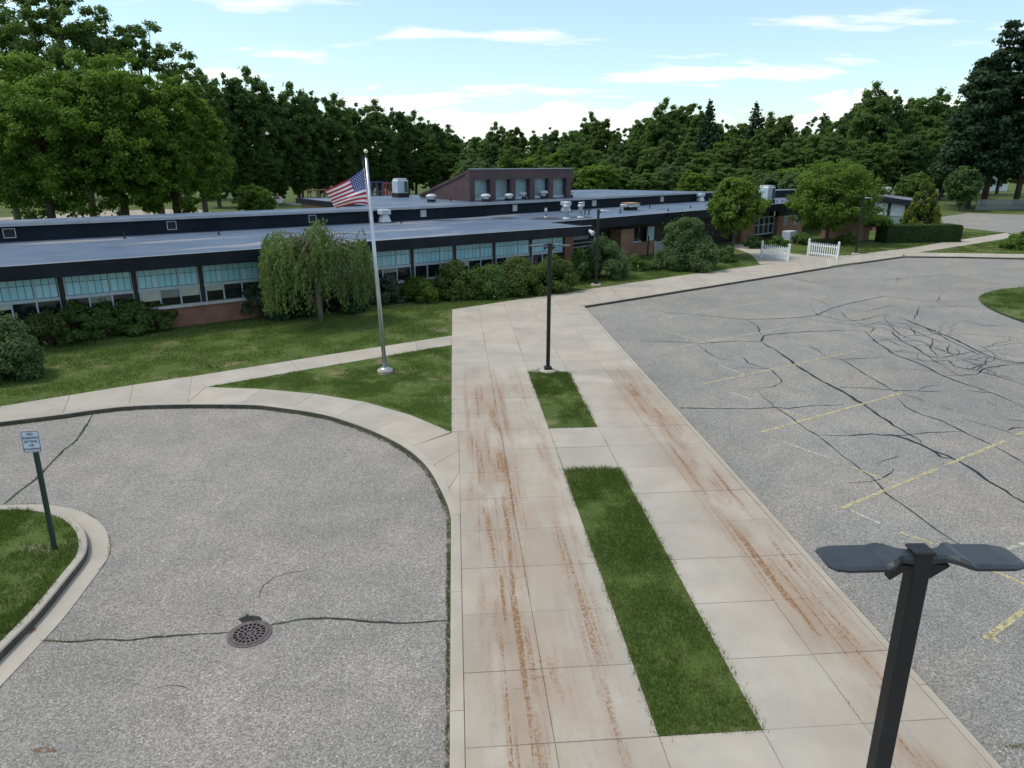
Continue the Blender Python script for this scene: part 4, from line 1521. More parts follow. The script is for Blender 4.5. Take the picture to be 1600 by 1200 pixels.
def head_mesh(sign):
    """slim wing-shaped luminaire reaching out along x"""
    prof = [(0.06, .05, -.035, .030), (0.15, .065, -.012, .040), (0.21, .120, -.004, .046), (0.255, .155, -.012, .038), (0.30, .162, -.022, .012), (0.56, .162, -.024, .004), (0.645, .135, -.022, -.002), (0.675, .105, -.018, -.006)]
    vs, fs = [], []
    for x, hw, zb, zt in prof:
        x *= sign
        vs += [(x, -hw, zb), (x, hw, zb), (x, hw, (zb + zt) / 2 + .004), (x, hw * .78, zt), (x, -hw * .78, zt), (x, -hw, (zb + zt) / 2 + .004)]
    for i in range(len(prof) - 1):
        for k in range(6):
            f = (i * 6 + k, i * 6 + (k + 1) % 6, i * 6 + 6 + (k + 1) % 6, i * 6 + 6 + k)
            fs.append(f if sign > 0 else f[::-1])
    fs += [(5, 4, 3, 2, 1, 0), tuple((len(prof) - 1) * 6 + k for k in range(6))]
    m_ = MB()
    m_.add(vs, fs)
    return m_


def lamp_post(loc, rz, h, label, heads=(1, -1), head_mat='lamp_head', grp=None, pw=0.062, foot=True):
    t = thing('lamp_post', label, 'lamp post', loc, rz, grp)
    if foot:
        MB().lathe([(.30, -.06), (.30, .06), (.26, .10), (.20, .105)], 24).build('footing', M['concrete'], t, smooth=False)
    z0 = 0.106 if foot else 0.0
    MB().cbox(-.13, .13, -.13, .13, z0, z0 + .09, .015).build('base_cover', M['lamp_black'], t)
    m_ = MB()
    c = 0.012
    poly = [(-pw + c, -pw), (pw - c, -pw), (pw, -pw + c), (pw, pw - c), (pw - c, pw), (-pw + c, pw), (-pw, pw - c), (-pw, -pw + c)]
    m_.prism(poly, z0 + .06, h)
    m_.build('pole', M['lamp_black'], t)
    MB().cbox(-pw - .008, pw + .008, -pw - .008, pw + .008, h + .001, h + .03, .008).build('pole_cap', M['lamp_black'], t)
    for sg in heads:
        hd = head_mesh(sg)
        o = hd.build('lamp_head', M[head_mat], t, loc=(0, 0, h - .035))
        b0, b1 = (pw + .002, .20) if sg > 0 else (-.20, -pw - .002)
        xa, xb = (b0, b1) if sg > 0 else (b1, b0)
        MB().add([(xa if sg > 0 else xb, -.035, h - .20), (xa if sg > 0 else xb, .035, h - .20), (xa if sg > 0 else xb, .035, h - .085), (xa if sg > 0 else xb, -.035, h - .085),
                  (xb if sg > 0 else xa, -.035, h - .10), (xb if sg > 0 else xa, .035, h - .10), (xb if sg > 0 else xa, .035, h - .087), (xb if sg > 0 else xa, -.035, h - .087)],
                 [(0, 1, 2, 3), (4, 7, 6, 5), (0, 4, 5, 1), (3, 2, 6, 7), (0, 3, 7, 4), (1, 5, 6, 2)]).build('bracket', M['lamp_black'], t)
        MB().box(.34 if sg > 0 else -.62, .62 if sg > 0 else -.34, -.13, .13, -.006, -.001).build('lens', M['lamp_lens'], o, loc=(0, 0, -.036))
    return t


nl = g(1438, 862, 4.45)
lamp_post((nl[0], nl[1], 0), W_ANG - 0.06, 4.45, 'black square lamp post with two dark wing heads and no visible base', (1, -1))
ml = g(856, 581, 0)
lamp_post((ml[0], ml[1], 0), W_ANG, 4.40, 'black double-headed lamp post on round footing in the short grass strip', (1, -1), 'lamp_head')
fl_ = g(931, 446, 0)
hz = 3.95
lamp_post((fl_[0], fl_[1], 0), W_ANG + 0.1, 4.35, 'single-headed lamp post on round footing beside the sidewalk bushes', (1,), 'galvanised')
fr_ = g(1337, 397, 0)
lamp_post((fr_[0], fr_[1], 0), W_ANG + 0.1, 4.35, 'single-headed lamp post on the lawn beside the white picket panel', (1,), 'galvanised')

# ------------------------------------------------------------------ flagpole and flag
fp = g(602, 582, 0)
PH = 7.12
ft = g(573, 247, 0)
lean = -0.23
pole = thing('flagpole', 'tall silver flagpole with gold ball on round concrete base', 'flagpole', (fp[0], fp[1], 0))
MB().lathe([(.27, -.05), (.27, .10), (.25, .12)], 24).build('footing', M['concrete'], pole)
MB().lathe([(.20, .121), (.19, .16), (.10, .20)], 20).build('flash_collar', M['aluminium'], pole, smooth=True)
MB().tube([(0, 0, .12), (lean * .5, 0, PH * .5), (lean, 0, PH)], [.075, .066, .045], 16).build('pole', M['aluminium'], pole, smooth=True)
MB().lathe([(.05, PH), (.055, PH + .04), (.02, PH + .07), (.012, PH + .13)], 14, (lean, 0, 0)).build('truck', M['lamp_black'], pole)
MB().box(lean - .16, lean - .05, -.02, .02, PH - .16, PH + .03).build('pulley', M['lamp_black'], pole)
MB().lathe([(.01, PH + .12), (.05, PH + .14), (.072, PH + .19), (.05, PH + .24), (.01, PH + .26)], 16, (lean, 0, 0)).build('ball', M['gold'], pole, smooth=True)
MB().tube([(lean - .10, -.02, PH - .1), (lean - .09, -.02, PH - .3), (-.15, -.03, PH * .5), (-.09, -.03, 1.2)], [.006] * 4, 6).build('halyard', M['rope'], pole)


def flag_point(u, v, front=0.0):
    """u along the fly 0..1, v from top to bottom 0..1; metres from the upper hoist corner"""
    top = np.array([-1.24 * u, -0.66 * u - 0.06 * math.sin(u * math.pi), 0])
    bot = np.array([0.09 - 0.40 * u - 0.70 * u * u, -1.16 + 0.09 * math.sin(u * math.pi) * (1 - .3 * u) - 0.10 * u ** 3, 0])
    w = v
    # the lower half folds back under a diagonal crease
    p = top * (1 - w) + bot * w
    crease = math.exp(-((v - (0.56 + 0.28 * u)) / 0.11) ** 2) * u
    depth = 0.10 * math.sin(u * 5.6 + v * 2.2) * u ** .6 + 0.20 * (v - 0.3) * u - 0.16 * crease
    sag = -0.05 * math.sin(v * math.pi) * u
    return np.array([p[0] + sag * .4, depth, p[1] + sag])


fo = (fp[0] + lean - .09, fp[1] - .02, 6.80)
flag = thing('flag', 'red white and blue flag with stars blowing from the flagpole', 'flag', fo)
NU, NV = 60, 52
G = [[flag_point(i / NU, j / NV) for i in range(NU + 1)] for j in range(NV + 1)]
m = MB()
vs = [tuple(p) for row in G for p in row]
fs, mi = [], []
for j in range(NV):
    for i in range(NU):
        a = j * (NU + 1) + i
        fs.append((a, a + 1, a + NU + 2, a + NU + 1))
        stripe = j // 4
        mi.append(2 if (i < NU * 0.4 and stripe < 7) else (0 if stripe % 2 == 0 else 1))
m.v, m.f, m.m = vs, fs, mi
m.build('cloth', [M['flag_red'], M['flag_white'], M['flag_blue']], flag, smooth=True)
m = MB()
for row in range(9):
    for c in range(6 if row % 2 == 0 else 5):
        cu = (0.4 / 12) * (1 + 2 * c + (row % 2)) 
        cv = (7 / 13) / 10 * (row + 1)
        for side_ in (-1, 1):
            vs = []
            P0 = flag_point(cu, cv)
            du = (flag_point(cu + .01, cv) - flag_point(cu - .01, cv)) / .02
            dv = (flag_point(cu, cv + .01) - flag_point(cu, cv - .01)) / .02
            nn = np.cross(du, dv)
            nn = nn / np.linalg.norm(nn) * 0.010 * side_
            for q in range(10):
                r = (0.0225 if q % 2 == 0 else 0.0092)
                a = math.pi * q / 5
                vs.append(tuple(P0 + du * r * math.sin(a) * .85 - dv * r * math.cos(a) + nn))
            m.add(vs, [tuple(range(10))])
m.build('stars', M['flag_white'], flag, kind='stuff')
m = MB()
hp = [flag_point(0, j / 12) for j in range(13)]
m.tube([tuple(p + np.array([.004, 0, 0])) for p in hp], [.012] * 13, 6)
m.build('header_tape', M['flag_white'], flag)

# ------------------------------------------------------------------ parking sign
sp_ = g(85, 858, 0)
sign = thing('parking_sign', 'small white no parking sign on a leaning dark green post', 'sign', (sp_[0], sp_[1], 0.0))
LX, SH = 0.045, 2.40


def lx(z):
    return LX * z / SH


MB().add([(-.035, -.02, -.05), (.035, -.02, -.05), (.05, .02, -.05), (.02, .012, -.05), (-.02, .012, -.05), (-.05, .02, -.05),
          (lx(SH) - .035, -.02, SH - .06), (lx(SH) + .035, -.02, SH - .06), (lx(SH) + .05, .02, SH - .06), (lx(SH) + .02, .012, SH - .06), (lx(SH) - .02, .012, SH - .06), (lx(SH) - .05, .02, SH - .06)],
         [(0, 1, 7, 6), (1, 2, 8, 7), (2, 3, 9, 8), (3, 4, 10, 9), (4, 5, 11, 10), (5, 0, 6, 11), (6, 7, 8, 9, 10, 11)]).build('post', M['sign_post'], sign)
PW, PHH = 0.305, 0.40


def rrect(w, h, r, n=5):
    out = []
    for cx_, cz_, a0 in ((w / 2 - r, h / 2 - r, 0), (-w / 2 + r, h / 2 - r, 90), (-w / 2 + r, -h / 2 + r, 180), (w / 2 - r, -h / 2 + r, 270)):
        for k in range(n + 1):
            a = math.radians(a0 + 90 * k / n)
            out.append((cx_ + r * math.cos(a), cz_ + r * math.sin(a)))
    return out


pl_e = obj('panel', None, sign)
bpy.data.objects.remove(pl_e)
m = MB()
pr = rrect(PW, PHH, .035)
nn = len(pr)
m.add([(x, -.003, z) for x, z in pr] + [(x, .0, z) for x, z in pr], [tuple(range(nn)), tuple(range(2 * nn - 1, nn - 1, -1))] + [(i, i + nn, (i + 1) % nn + nn, (i + 1) % nn) for i in range(nn)])
panel = m.build('panel', M['sign_face'], sign, loc=(lx(SH - .2), -.055, SH - .19))
panel.rotation_euler = (math.radians(-6), math.radians(-1.5), math.radians(8))
m = MB()
o_, i_ = rrect(PW - .012, PHH - .012, .030), rrect(PW - .034, PHH - .034, .022)
m.add([(x, -.0045, z) for x, z in o_] + [(x, -.0045, z) for x, z in i_], [(i, (i + 1) % nn, (i + 1) % nn + nn, i + nn) for i in range(nn)])
m.build('border', M['sign_ink'], panel)


def text_mesh(body, size):
    cu = bpy.data.curves.new('lettering', 'FONT')
    cu.body = body
    cu.size = size
    cu.align_x = 'CENTER'
    cu.offset = size * 0.03
    cu.extrude = 0.0004
    o = bpy.data.objects.new('lettering', cu)
    col.objects.link(o)
    bpy.context.view_layer.update()
    me = bpy.data.meshes.new_from_object(o.evaluated_get(bpy.context.evaluated_depsgraph_get()))
    bpy.data.objects.remove(o)
    return me


for i, (w, sz) in enumerate((('NO', .066), ('PARKING', .061), ('SITTING', .061), ('OR', .061), ('STANDING', .057))):
    me = text_mesh(w, sz)
    me.materials.clear()
    me.materials.append(M['sign_ink'])
    o = obj('lettering', me, panel, (0, -.0045, .118 - i * .0685))
    o.rotation_euler = (math.pi / 2, 0, 0)

# ------------------------------------------------------------------ white picket panels


def picket_panel(p0, p1, label, n_p=13):
    p0, p1 = np.array(p0[:2]), np.array(p1[:2])
    L = float(np.linalg.norm(p1 - p0))
    d = (p1 - p0) / L
    t = thing('picket_panel', label, 'picket fence', (p0[0], p0[1], 0), math.atan2(d[1], d[0]), 'white picket panels at the entrance path')
    for x in (0, L):
        po = MB().box(x - .055, x + .055, -.055, .055, -.03, 1.22).build('post', M['picket_white'], t)
        MB().add([(x - .075, -.075, 1.222), (x + .075, -.075, 1.222), (x + .075, .075, 1.222), (x - .075, .075, 1.222), (x, 0, 1.32)],
                 [(3, 2, 1, 0), (0, 1, 4), (1, 2, 4), (2, 3, 4), (3, 0, 4)]).build('post_cap', M['picket_white'], po)
    for z in (.20, .82):
        MB().box(.056, L - .056, -.02, .02, z, z + .085).build('rail', M['picket_white'], t)
    m_ = MB()
    w = .040
    m_.add([(-w, -.012, 0), (w, -.012, 0), (w, -.012, .95), (0, -.012, 1.02), (-w, -.012, .95), (-w, .0, 0), (w, .0, 0), (w, .0, .95), (0, .0, 1.02), (-w, .0, .95)],
           [(0, 1, 2, 3, 4), (9, 8, 7, 6, 5), (0, 5, 6, 1), (1, 6, 7, 2), (2, 7, 8, 3), (3, 8, 9, 4), (4, 9, 5, 0)])
    me = m_.mesh('picket', [M['picket_white']])
    for k in range(n_p):
        x = .056 + (L - .112) * (k + .5) / n_p
        obj('picket', me, t, (x, -.021, .06))


picket_panel(g(1189, 402.5), g(1231, 409), 'white picket panel between the narrow maple and the entrance path')
picket_panel(g(1262, 399), g(1308, 405), 'white picket panel beside the lamp post on the lawn')
# ------------------------------------------------------------------ planting


def unit(n, r):
    d = r.normal(size=(n, 3))
    return d / np.linalg.norm(d, axis=1)[:, None]


def leaf_quads(C, Nm, size, r, wid=0.42, fold=0.16, along=None):
    n = len(C)
    if along is None:
        T = np.cross(Nm, unit(n, r))
    else:
        T = along + r.normal(0, .25, (n, 3))
    T /= np.linalg.norm(T, axis=1)[:, None] + 1e-9
    Bt = np.cross(Nm, T)
    Bt /= np.linalg.norm(Bt, axis=1)[:, None] + 1e-9
    s_ = (size * r.uniform(.65, 1.3, n))[:, None]
    V = np.empty((n, 4, 3))
    V[:, 0] = C - T * s_ * .5
    V[:, 1] = C + Bt * s_ * wid + Nm * s_ * fold
    V[:, 2] = C + T * s_ * .5
    V[:, 3] = C - Bt * s_ * wid + Nm * s_ * fold
    return V


def clump_leaves(centers, radii, per, size, r, up=0.45, fill=0.25, stray=0.34):
    """leaves over the skins of many small clumps"""
    Cs, Ns = [], []
    tot = float(np.mean([np.prod(x) ** (2 / 3) for x in radii]))
    for c, rad in zip(centers, radii):
        k = max(8, int(per * (np.prod(rad) ** (2 / 3)) / tot))
        d = unit(k, r)
        f = fill + (1 - fill) * r.uniform(0, 1, k) ** .6
        far = r.uniform(0, 1, k) < stray
        f = np.where(far, f * r.uniform(1.1, 1.9, k), f)
        Cs.append(np.array(c) + d * np.array(rad) * f[:, None])
        nm = d * .75 + unit(k, r) * .65 + np.array([0, 0, up])
        Ns.append(nm / np.linalg.norm(nm, axis=1)[:, None])
    C, Nm = np.concatenate(Cs), np.concatenate(Ns)
    return leaf_quads(C, Nm, size, r)


def crown_clumps(R, zc, H2, n, r, low=-0.75, shape='round', rmin=.16, rmax=.30):
    cs, rs = [], []
    ph = r.uniform(0, 6.28, 4)
    while len(cs) < n:
        d = unit(1, r)[0]
        if d[2] < low:
            continue
        f = r.uniform(.25, 1.0) ** .5
        az = math.atan2(d[1], d[0])
        lump = 1 + .16 * math.sin(2 * az + ph[0]) + .12 * math.sin(3 * az + ph[1]) + .10 * math.sin(5 * d[2] + ph[2])
        if shape == 'vase':
            lump *= .70 + .42 * (d[2] * .5 + .5)
        if shape == 'cone':
            lump *= 1.15 - .55 * (d[2] * .5 + .5)
        p = np.array([d[0] * R * f * lump, d[1] * R * f * lump, zc + d[2] * H2 * f * (1 + .08 * math.sin(3 * az + ph[3]))])
        q = r.uniform(rmin, rmax) * R * (1.3 - .5 * f)
        cs.append(p)
        rs.append(np.array([q, q, q * r.uniform(.55, .8)]))
    return cs, rs


def trunk_mesh(mb_, H, r0, targets, r, fork=.35, lean=(0, 0)):
    top = np.array([lean[0], lean[1], H])
    pts = [np.array([0, 0, -.15]), np.array([0, 0, .05]), top * .25 + np.array([r.normal(0, r0 * .3), r.normal(0, r0 * .3), 0]), top * .6, top]
    mb_.tube(pts, [r0 * 1.35, r0 * 1.05, r0 * .85, r0 * .6, r0 * .22], 9)
    for t_ in targets:
        f = r.uniform(fork, .85)
        a = top * f
        midp = a * .5 + t_ * .5 + np.array([0, 0, .08 * np.linalg.norm(t_ - a)])
        k = r0 * .42 * (1 - f * .5)
        mb_.tube([a, midp, t_], [k, k * .6, k * .15], 6, caps=False)


def make_tree(name, label, category, loc, H, R, zlow, mat, r, n_cl=45, per=400, size=.3, shape='round', bark='bark', r0=None, group=None, low=-.8, rmin=.16, rmax=.3, fill=.45):
    t = thing(name, label, category, loc, 0, group)
    zc, H2 = (H + zlow) / 2, (H - zlow) / 2
    cs, rs = crown_clumps(R * .82, zc, H2 * .86, n_cl, r, low, shape, rmin, rmax)
    V = clump_leaves(cs, rs, per, size, r, fill=fill)
    V[:, :, 2] = np.maximum(V[:, :, 2], 0.05)
    obj('crown', quads_mesh('crown', V, M[mat]), t)
    m_ = MB()
    pick = r.choice(len(cs), min(10, len(cs)), replace=False)
    trunk_mesh(m_, H * .8, r0 or H * .018, [cs[i] for i in pick], r)
    m_.build('trunk', M[bark], t, smooth=True)
    return t


def make_spruce(name, label, loc, H, R, mat, r, per=40, size=.5, group=None, bare=.05, droop=.25, levels=26):
    t = thing(name, label, 'tree', loc, 0, group)
    cs, rs, = [], []
    for i in range(levels):
        f = i / (levels - 1)
        z = H * (bare + (1 - bare) * f)
        rad = R * (1 - f) ** .8 * r.uniform(.8, 1.1) + .12 * R * .5
        k = max(3, int(8 * (1 - f) + 3))
        for q in range(k):
            a = 2 * math.pi * (q + r.uniform(-.3, .3)) / k + i
            for e in (.45, .85):
                cs.append(np.array([math.cos(a) * rad * e, math.sin(a) * rad * e, z - droop * rad * e]))
                rs.append(np.array([.28 * rad + .25, .28 * rad + .25, .16 * rad + .35]))
    V = clump_leaves(cs, rs, per, size, r, up=.3)
    V[:, :, 2] = np.maximum(V[:, :, 2], 0.05)
    obj('crown', quads_mesh('crown', V, M[mat]), t)
    m_ = MB()
    m_.tube([(0, 0, -.15), (0, 0, H * .5), (0, 0, H * .97)], [H * .016, H * .010, H * .002], 8)
    m_.build('trunk', M['bark'], t, smooth=True)
    return t


def make_pine(name, label, loc, H, R, r, per=60, size=.55, group=None, bare=.2):
    t = thing(name, label, 'tree', loc, 0, group)
    cs, rs = [], []
    m_ = MB()
    m_.tube([(0, 0, -.15), (0.1, 0, H * .5), (0, 0, H * .98)], [H * .019, H * .013, H * .003], 9)
    for i in range(19):
        f = i / 18
        z = H * (bare + (1 - bare) * f)
        k = int(r.integers(3, 6))
        for q in range(k):
            a = r.uniform(0, 2 * math.pi)
            L = R * (1 - .72 * f ** 1.6) * r.uniform(.55, 1.15)
            tip = np.array([math.cos(a) * L, math.sin(a) * L, z + .10 * L])
            m_.tube([(0, 0, z - .1 * L), tuple(tip * .6 + np.array([0, 0, z * .4 - .02 * L])), tuple(tip)], [H * .005, H * .003, H * .001], 5, caps=False)
            for e in (.4, .65, .9):
                cs.append(np.array([tip[0] * e, tip[1] * e, z + (tip[2] - z) * e + r.normal(0, .15)]))
                w = .20 * L + .45
                rs.append(np.array([w, w, w * .42]))
    V = clump_leaves(cs, rs, per, size, r, up=.5)
    obj('crown', quads_mesh('crown', V, M['needle']), t)
    m_.build('trunk', M['bark'], t, smooth=True)
    return t


def at_dist(u, Y, v_top):
    """ground point under column u at distance Y and the height that reaches line v_top"""
    x, y = (u - 800.0) / FPX, (600.0 - v_top) / FPX
    k = Y / (_c + y * _s)
    return (x * k, Y, 0.0), CAM_H + (y * _c - _s) * k


def px_m(Y, z=2.0):
    return FPX / (Y * _c + (CAM_H - z) * _s)


R_ = np.random.default_rng(21)

# --- forest: a few kinds, each grown once and then copied
KINDS = {}


def grow(key, mat, H, R, zlow, shape, seed, size=.33, n_cl=300, per=105, rmax=.20):
    r = np.random.default_rng(seed)
    KINDS[key] = (make_tree('forest_tree', 'x', 'tree', (0, 0, 0), H, R, zlow, mat, r, n_cl, per, size, shape, low=-.97, rmin=.08, rmax=rmax), H, R)


grow('dark_a', 'leaf_dark', 16, 4.6, .6, 'round', 1)
grow('dark_b', 'leaf_deep', 16, 4.2, .4, 'vase', 2)
grow('mid_a', 'leaf_mid', 14, 4.6, .4, 'round', 3)
grow('mid_b', 'leaf_mid', 15, 3.6, .4, 'cone', 4)
grow('bright', 'leaf_maple', 10, 4.2, .2, 'round', 5, size=.30)
grow('grey', 'leaf_grey', 8, 4.2, .1, 'round', 6, size=.28)
grow('olive', 'leaf_olive', 12, 3.6, .3, 'vase', 7)
r = np.random.default_rng(8)
KINDS['spruce'] = (make_spruce('forest_tree', 'x', (0, 0, 0), 16, 3.6, 'needle', r), 16, 3.6)
used_kind = set()


def plant(key, u, Y, v_top, label, group, name='forest_tree', wide=1.0):
    loc, H = at_dist(u, Y, v_top)
    src, h0, R0 = KINDS[key]
    sc = H / h0
    sx = wide * (sc * .55 + .45) if sc < 1 else wide * sc ** .7
    rz = R_.uniform(0, 6.28)
    label = label.replace('KIND', {'dark_a': 'rounded dark green', 'dark_b': 'vase shaped deep green', 'mid_a': 'rounded mid green', 'mid_b': 'tapering mid green', 'bright': 'bright green', 'grey': 'grey green', 'olive': 'olive green', 'spruce': 'dark'}[key])
    if key not in used_kind:
        used_kind.add(key)
        o = src
        o.location, o.rotation_euler, o.scale = loc, (0, 0, rz), (sx, sx, sc)
        o['label'] = label
    else:
        o = copy_tree(src, loc, rz, (sx, sx, sc), label)
    o['group'] = group
    o.name = name
    for c_ in o.children:
        pass
    return o


LB1 = 'tall KIND tree in the dense row behind the playground'
for u, Y, vt, k in ((318, 118, 112, 'dark_a'), (350, 122, 96, 'dark_b'), (385, 126, 100, 'dark_a'), (420, 130, 120, 'dark_b'), (452, 134, 124, 'dark_a'), (485, 138, 128, 'dark_b'),
                    (520, 142, 142, 'dark_a'), (552, 147, 148, 'dark_b'), (585, 152, 152, 'dark_a'), (615, 157, 156, 'dark_b'), (645, 162, 170, 'dark_a'), (672, 168, 178, 'dark_b'), (700, 174, 192, 'dark_a'), (722, 180, 206, 'dark_b')):
    plant(k, u, Y, vt, LB1, 'tall dark trees behind the playground', wide=.95)
LB1b = 'lower KIND tree at the foot of the row behind the playground'
for i, u in enumerate(range(330, 730, 34)):
    plant('dark_b' if i % 2 else 'dark_a', u, 116 + (u - 330) * .13, 215 + (i * 37 % 23), LB1b, 'lower dark trees behind the playground', wide=1.0)
LB2 = 'tall KIND tree on the skyline of the wood behind the school'
MIDK = ['mid_a', 'dark_a', 'olive', 'mid_b', 'dark_b']
for i, (u, vt) in enumerate(((745, 205), (775, 188), (805, 190), (835, 200), (862, 190), (895, 194), (925, 172), (940, 176), (965, 196), (990, 186), (1012, 172), (1040, 150), (1070, 149), (1095, 160), (1128, 178), (1160, 182), (1205, 172), (1225, 168), (1262, 186), (1290, 166), (1320, 172))):
    plant(MIDK[i % 5], u, 165 + (i * 29 % 35), vt, LB2, 'skyline trees of the wood', wide=.9)
plant('spruce', 1110, 170, 160, 'narrow dark spruce rising beside the tallest skyline tree', 'spruces of the wood')
plant('spruce', 1182, 175, 164, 'small pointed spruce on the skyline of the wood', 'spruces of the wood')
LB3 = 'KIND tree at the front edge of the wood behind the school'
for i, (u, vt, k) in enumerate(((735, 232, 'dark_a'), (765, 214, 'dark_b'), (800, 222, 'mid_a'), (828, 236, 'bright'), (850, 216, 'mid_b'), (872, 226, 'bright'), (900, 214, 'mid_a'), (930, 228, 'mid_a'), (955, 238, 'grey'), (992, 204, 'mid_b'), (1020, 222, 'mid_a'),
                                (1046, 212, 'olive'), (1075, 208, 'mid_b'), (1100, 230, 'mid_a'), (1128, 214, 'mid_a'), (1160, 205, 'olive'), (1185, 198, 'mid_b'), (1215, 224, 'mid_a'), (1245, 205, 'dark_a'), (1275, 200, 'mid_a'), (1305, 204, 'dark_a'), (1330, 210, 'mid_a'))):
    plant(k, u, 128 + (i * 17 % 20), vt, LB3, 'front trees of the wood', wide=.95)
LB4 = 'low KIND bushy shrub at the foot of the wood'
for i, u in enumerate(range(745, 1330, 38)):
    plant(('grey', 'bright', 'mid_a', 'mid_a')[i % 4], u, 116 + (i * 13 % 9), 246 + (i * 31 % 22), LB4, 'shrubs at the foot of the wood', 'forest_shrub', wide=1.0)
LB5 = 'KIND tree in the tall wood beyond the fenced lawn'
for u, Y, vt, k in ((1350, 160, 140, 'dark_b'), (1372, 150, 124, 'dark_a'), (1398, 152, 126, 'dark_b'), (1425, 160, 150, 'dark_a'), (1448, 158, 138, 'mid_a'), (1470, 155, 134, 'dark_a'), (1498, 160, 150, 'mid_b'), (1520, 158, 136, 'dark_b'), (1548, 165, 140, 'dark_a'), (1590, 165, 135, 'dark_b'),
                    (1340, 140, 210, 'mid_a'), (1375, 136, 214, 'mid_a'), (1405, 142, 200, 'dark_a'), (1435, 138, 196, 'dark_b'), (1462, 142, 190, 'mid_a'), (1490, 140, 186, 'dark_a'), (1515, 145, 190, 'dark_b'),
                    (1350, 134, 240, 'dark_b'), (1392, 150, 235, 'dark_a'), (1420, 150, 240, 'dark_b'), (1455, 152, 240, 'dark_a'), (1485, 150, 236, 'dark_b'), (1620, 150, 160, 'dark_a')):
    plant(k, u, Y, vt, LB5, 'dark trees beyond the fenced lawn', wide=.95)
# far filler so no gap of bare horizon shows between the trunks
LB6 = 'distant KIND tree at the back of the wood'
for i, u in enumerate(range(700, 1420, 48)):
    plant('dark_b' if i % 2 else 'mid_a', u, 210 + (i * 13 % 25), 204 + (i * 7 % 9), LB6, 'distant trees at the back of the wood', wide=1.25)
for i, u in enumerate(range(-120, 330, 55)):
    plant('dark_b' if i % 2 else 'dark_a', u, 135 + (i * 7 % 12), 150 + (i * 17 % 40), 'KIND tree in the belt behind the big maples', 'dark trees behind the big maples', wide=1.1)

# --- the big maples at the end of the school
def big(u, Y, vt, vlow, Rm, mat, label, seed, n_cl=200, per=200, size=.235, shape='round', r0=.38, rmax=.155):
    loc, H = at_dist(u, Y, vt)
    _, zl = at_dist(u, Y, vlow)
    r = np.random.default_rng(seed)
    return make_tree('maple_tree', label, 'tree', loc, H, Rm, max(zl, 0.0) if vlow < 380 else 1.3, mat, r, n_cl, per, size, shape, r0=r0, low=-.97, rmin=.06, rmax=rmax)


big(248, 66, 96, 385, 5.4, 'leaf_maple', 'spreading maple nearest the small yellow green tree', 31, 420, 125)
big(150, 64, 62, 385, 6.6, 'leaf_maple', 'spreading maple in the middle of the cluster by the gravel yard', 32, 460, 125)
big(30, 62, 66, 385, 6.8, 'leaf_maple', 'wide spreading maple over the roof end by the gravel yard', 33, 460, 125)
big(-110, 62, 40, 385, 6.6, 'leaf_maple', 'wide maple standing at the far end of the maple cluster', 34, 250, 120)
big(75, 78, -70, 300, 7.0, 'leaf_dark', 'very tall dark oak behind the spreading maples', 35, 380, 110, .28, rmax=.14)
big(205, 82, 4, 300, 6.0, 'leaf_dark', 'tall open crowned oak with thin twigs behind the maples', 36, 280, 95, .27, rmax=.13)
big(-60, 80, -90, 300, 7.5, 'leaf_dark', 'very tall dark oak at the end of the tree cluster', 37, 300, 110, .28, rmax=.14)
big(290, 92, 78, 310, 4.6, 'leaf_dark', 'slim dark tree between the oaks and the dense row', 38, 200, 100, .28)

# --- yellow green small tree by the hoop
loc, H = at_dist(396, 84, 281)
make_tree('young_tree', 'round yellow green young tree near the basketball hoop', 'tree', loc, H, 2.55, .3, 'leaf_bright', np.random.default_rng(41), 90, 110, .24, low=-.95, rmin=.12, rmax=.24)

# --- street side maples
def maple(u, vb, vt, Rm, zlow, label, seed, shape='round', n_cl=60, per=330, size=.21, r0=.13):
    b = g(u, vb)
    _, H = at_dist(u, b[1], vt)
    return make_tree('maple_tree', label, 'tree', (b[0], b[1], 0), H, Rm, zlow, 'leaf_bright', np.random.default_rng(seed), n_cl, per, size, shape, r0=r0, low=-.9, rmin=.10, rmax=.21)


maple(1143, 402, 266, 2.6, 1.2, 'narrow leafy maple beside the picket panel and big bush', 51, n_cl=260, per=100, size=.18)
maple(1291, 379, 243, 4.5, .5, 'broad bright maple behind the picket panel and lamp post', 52, 'round', 330, 95, .20, .17)

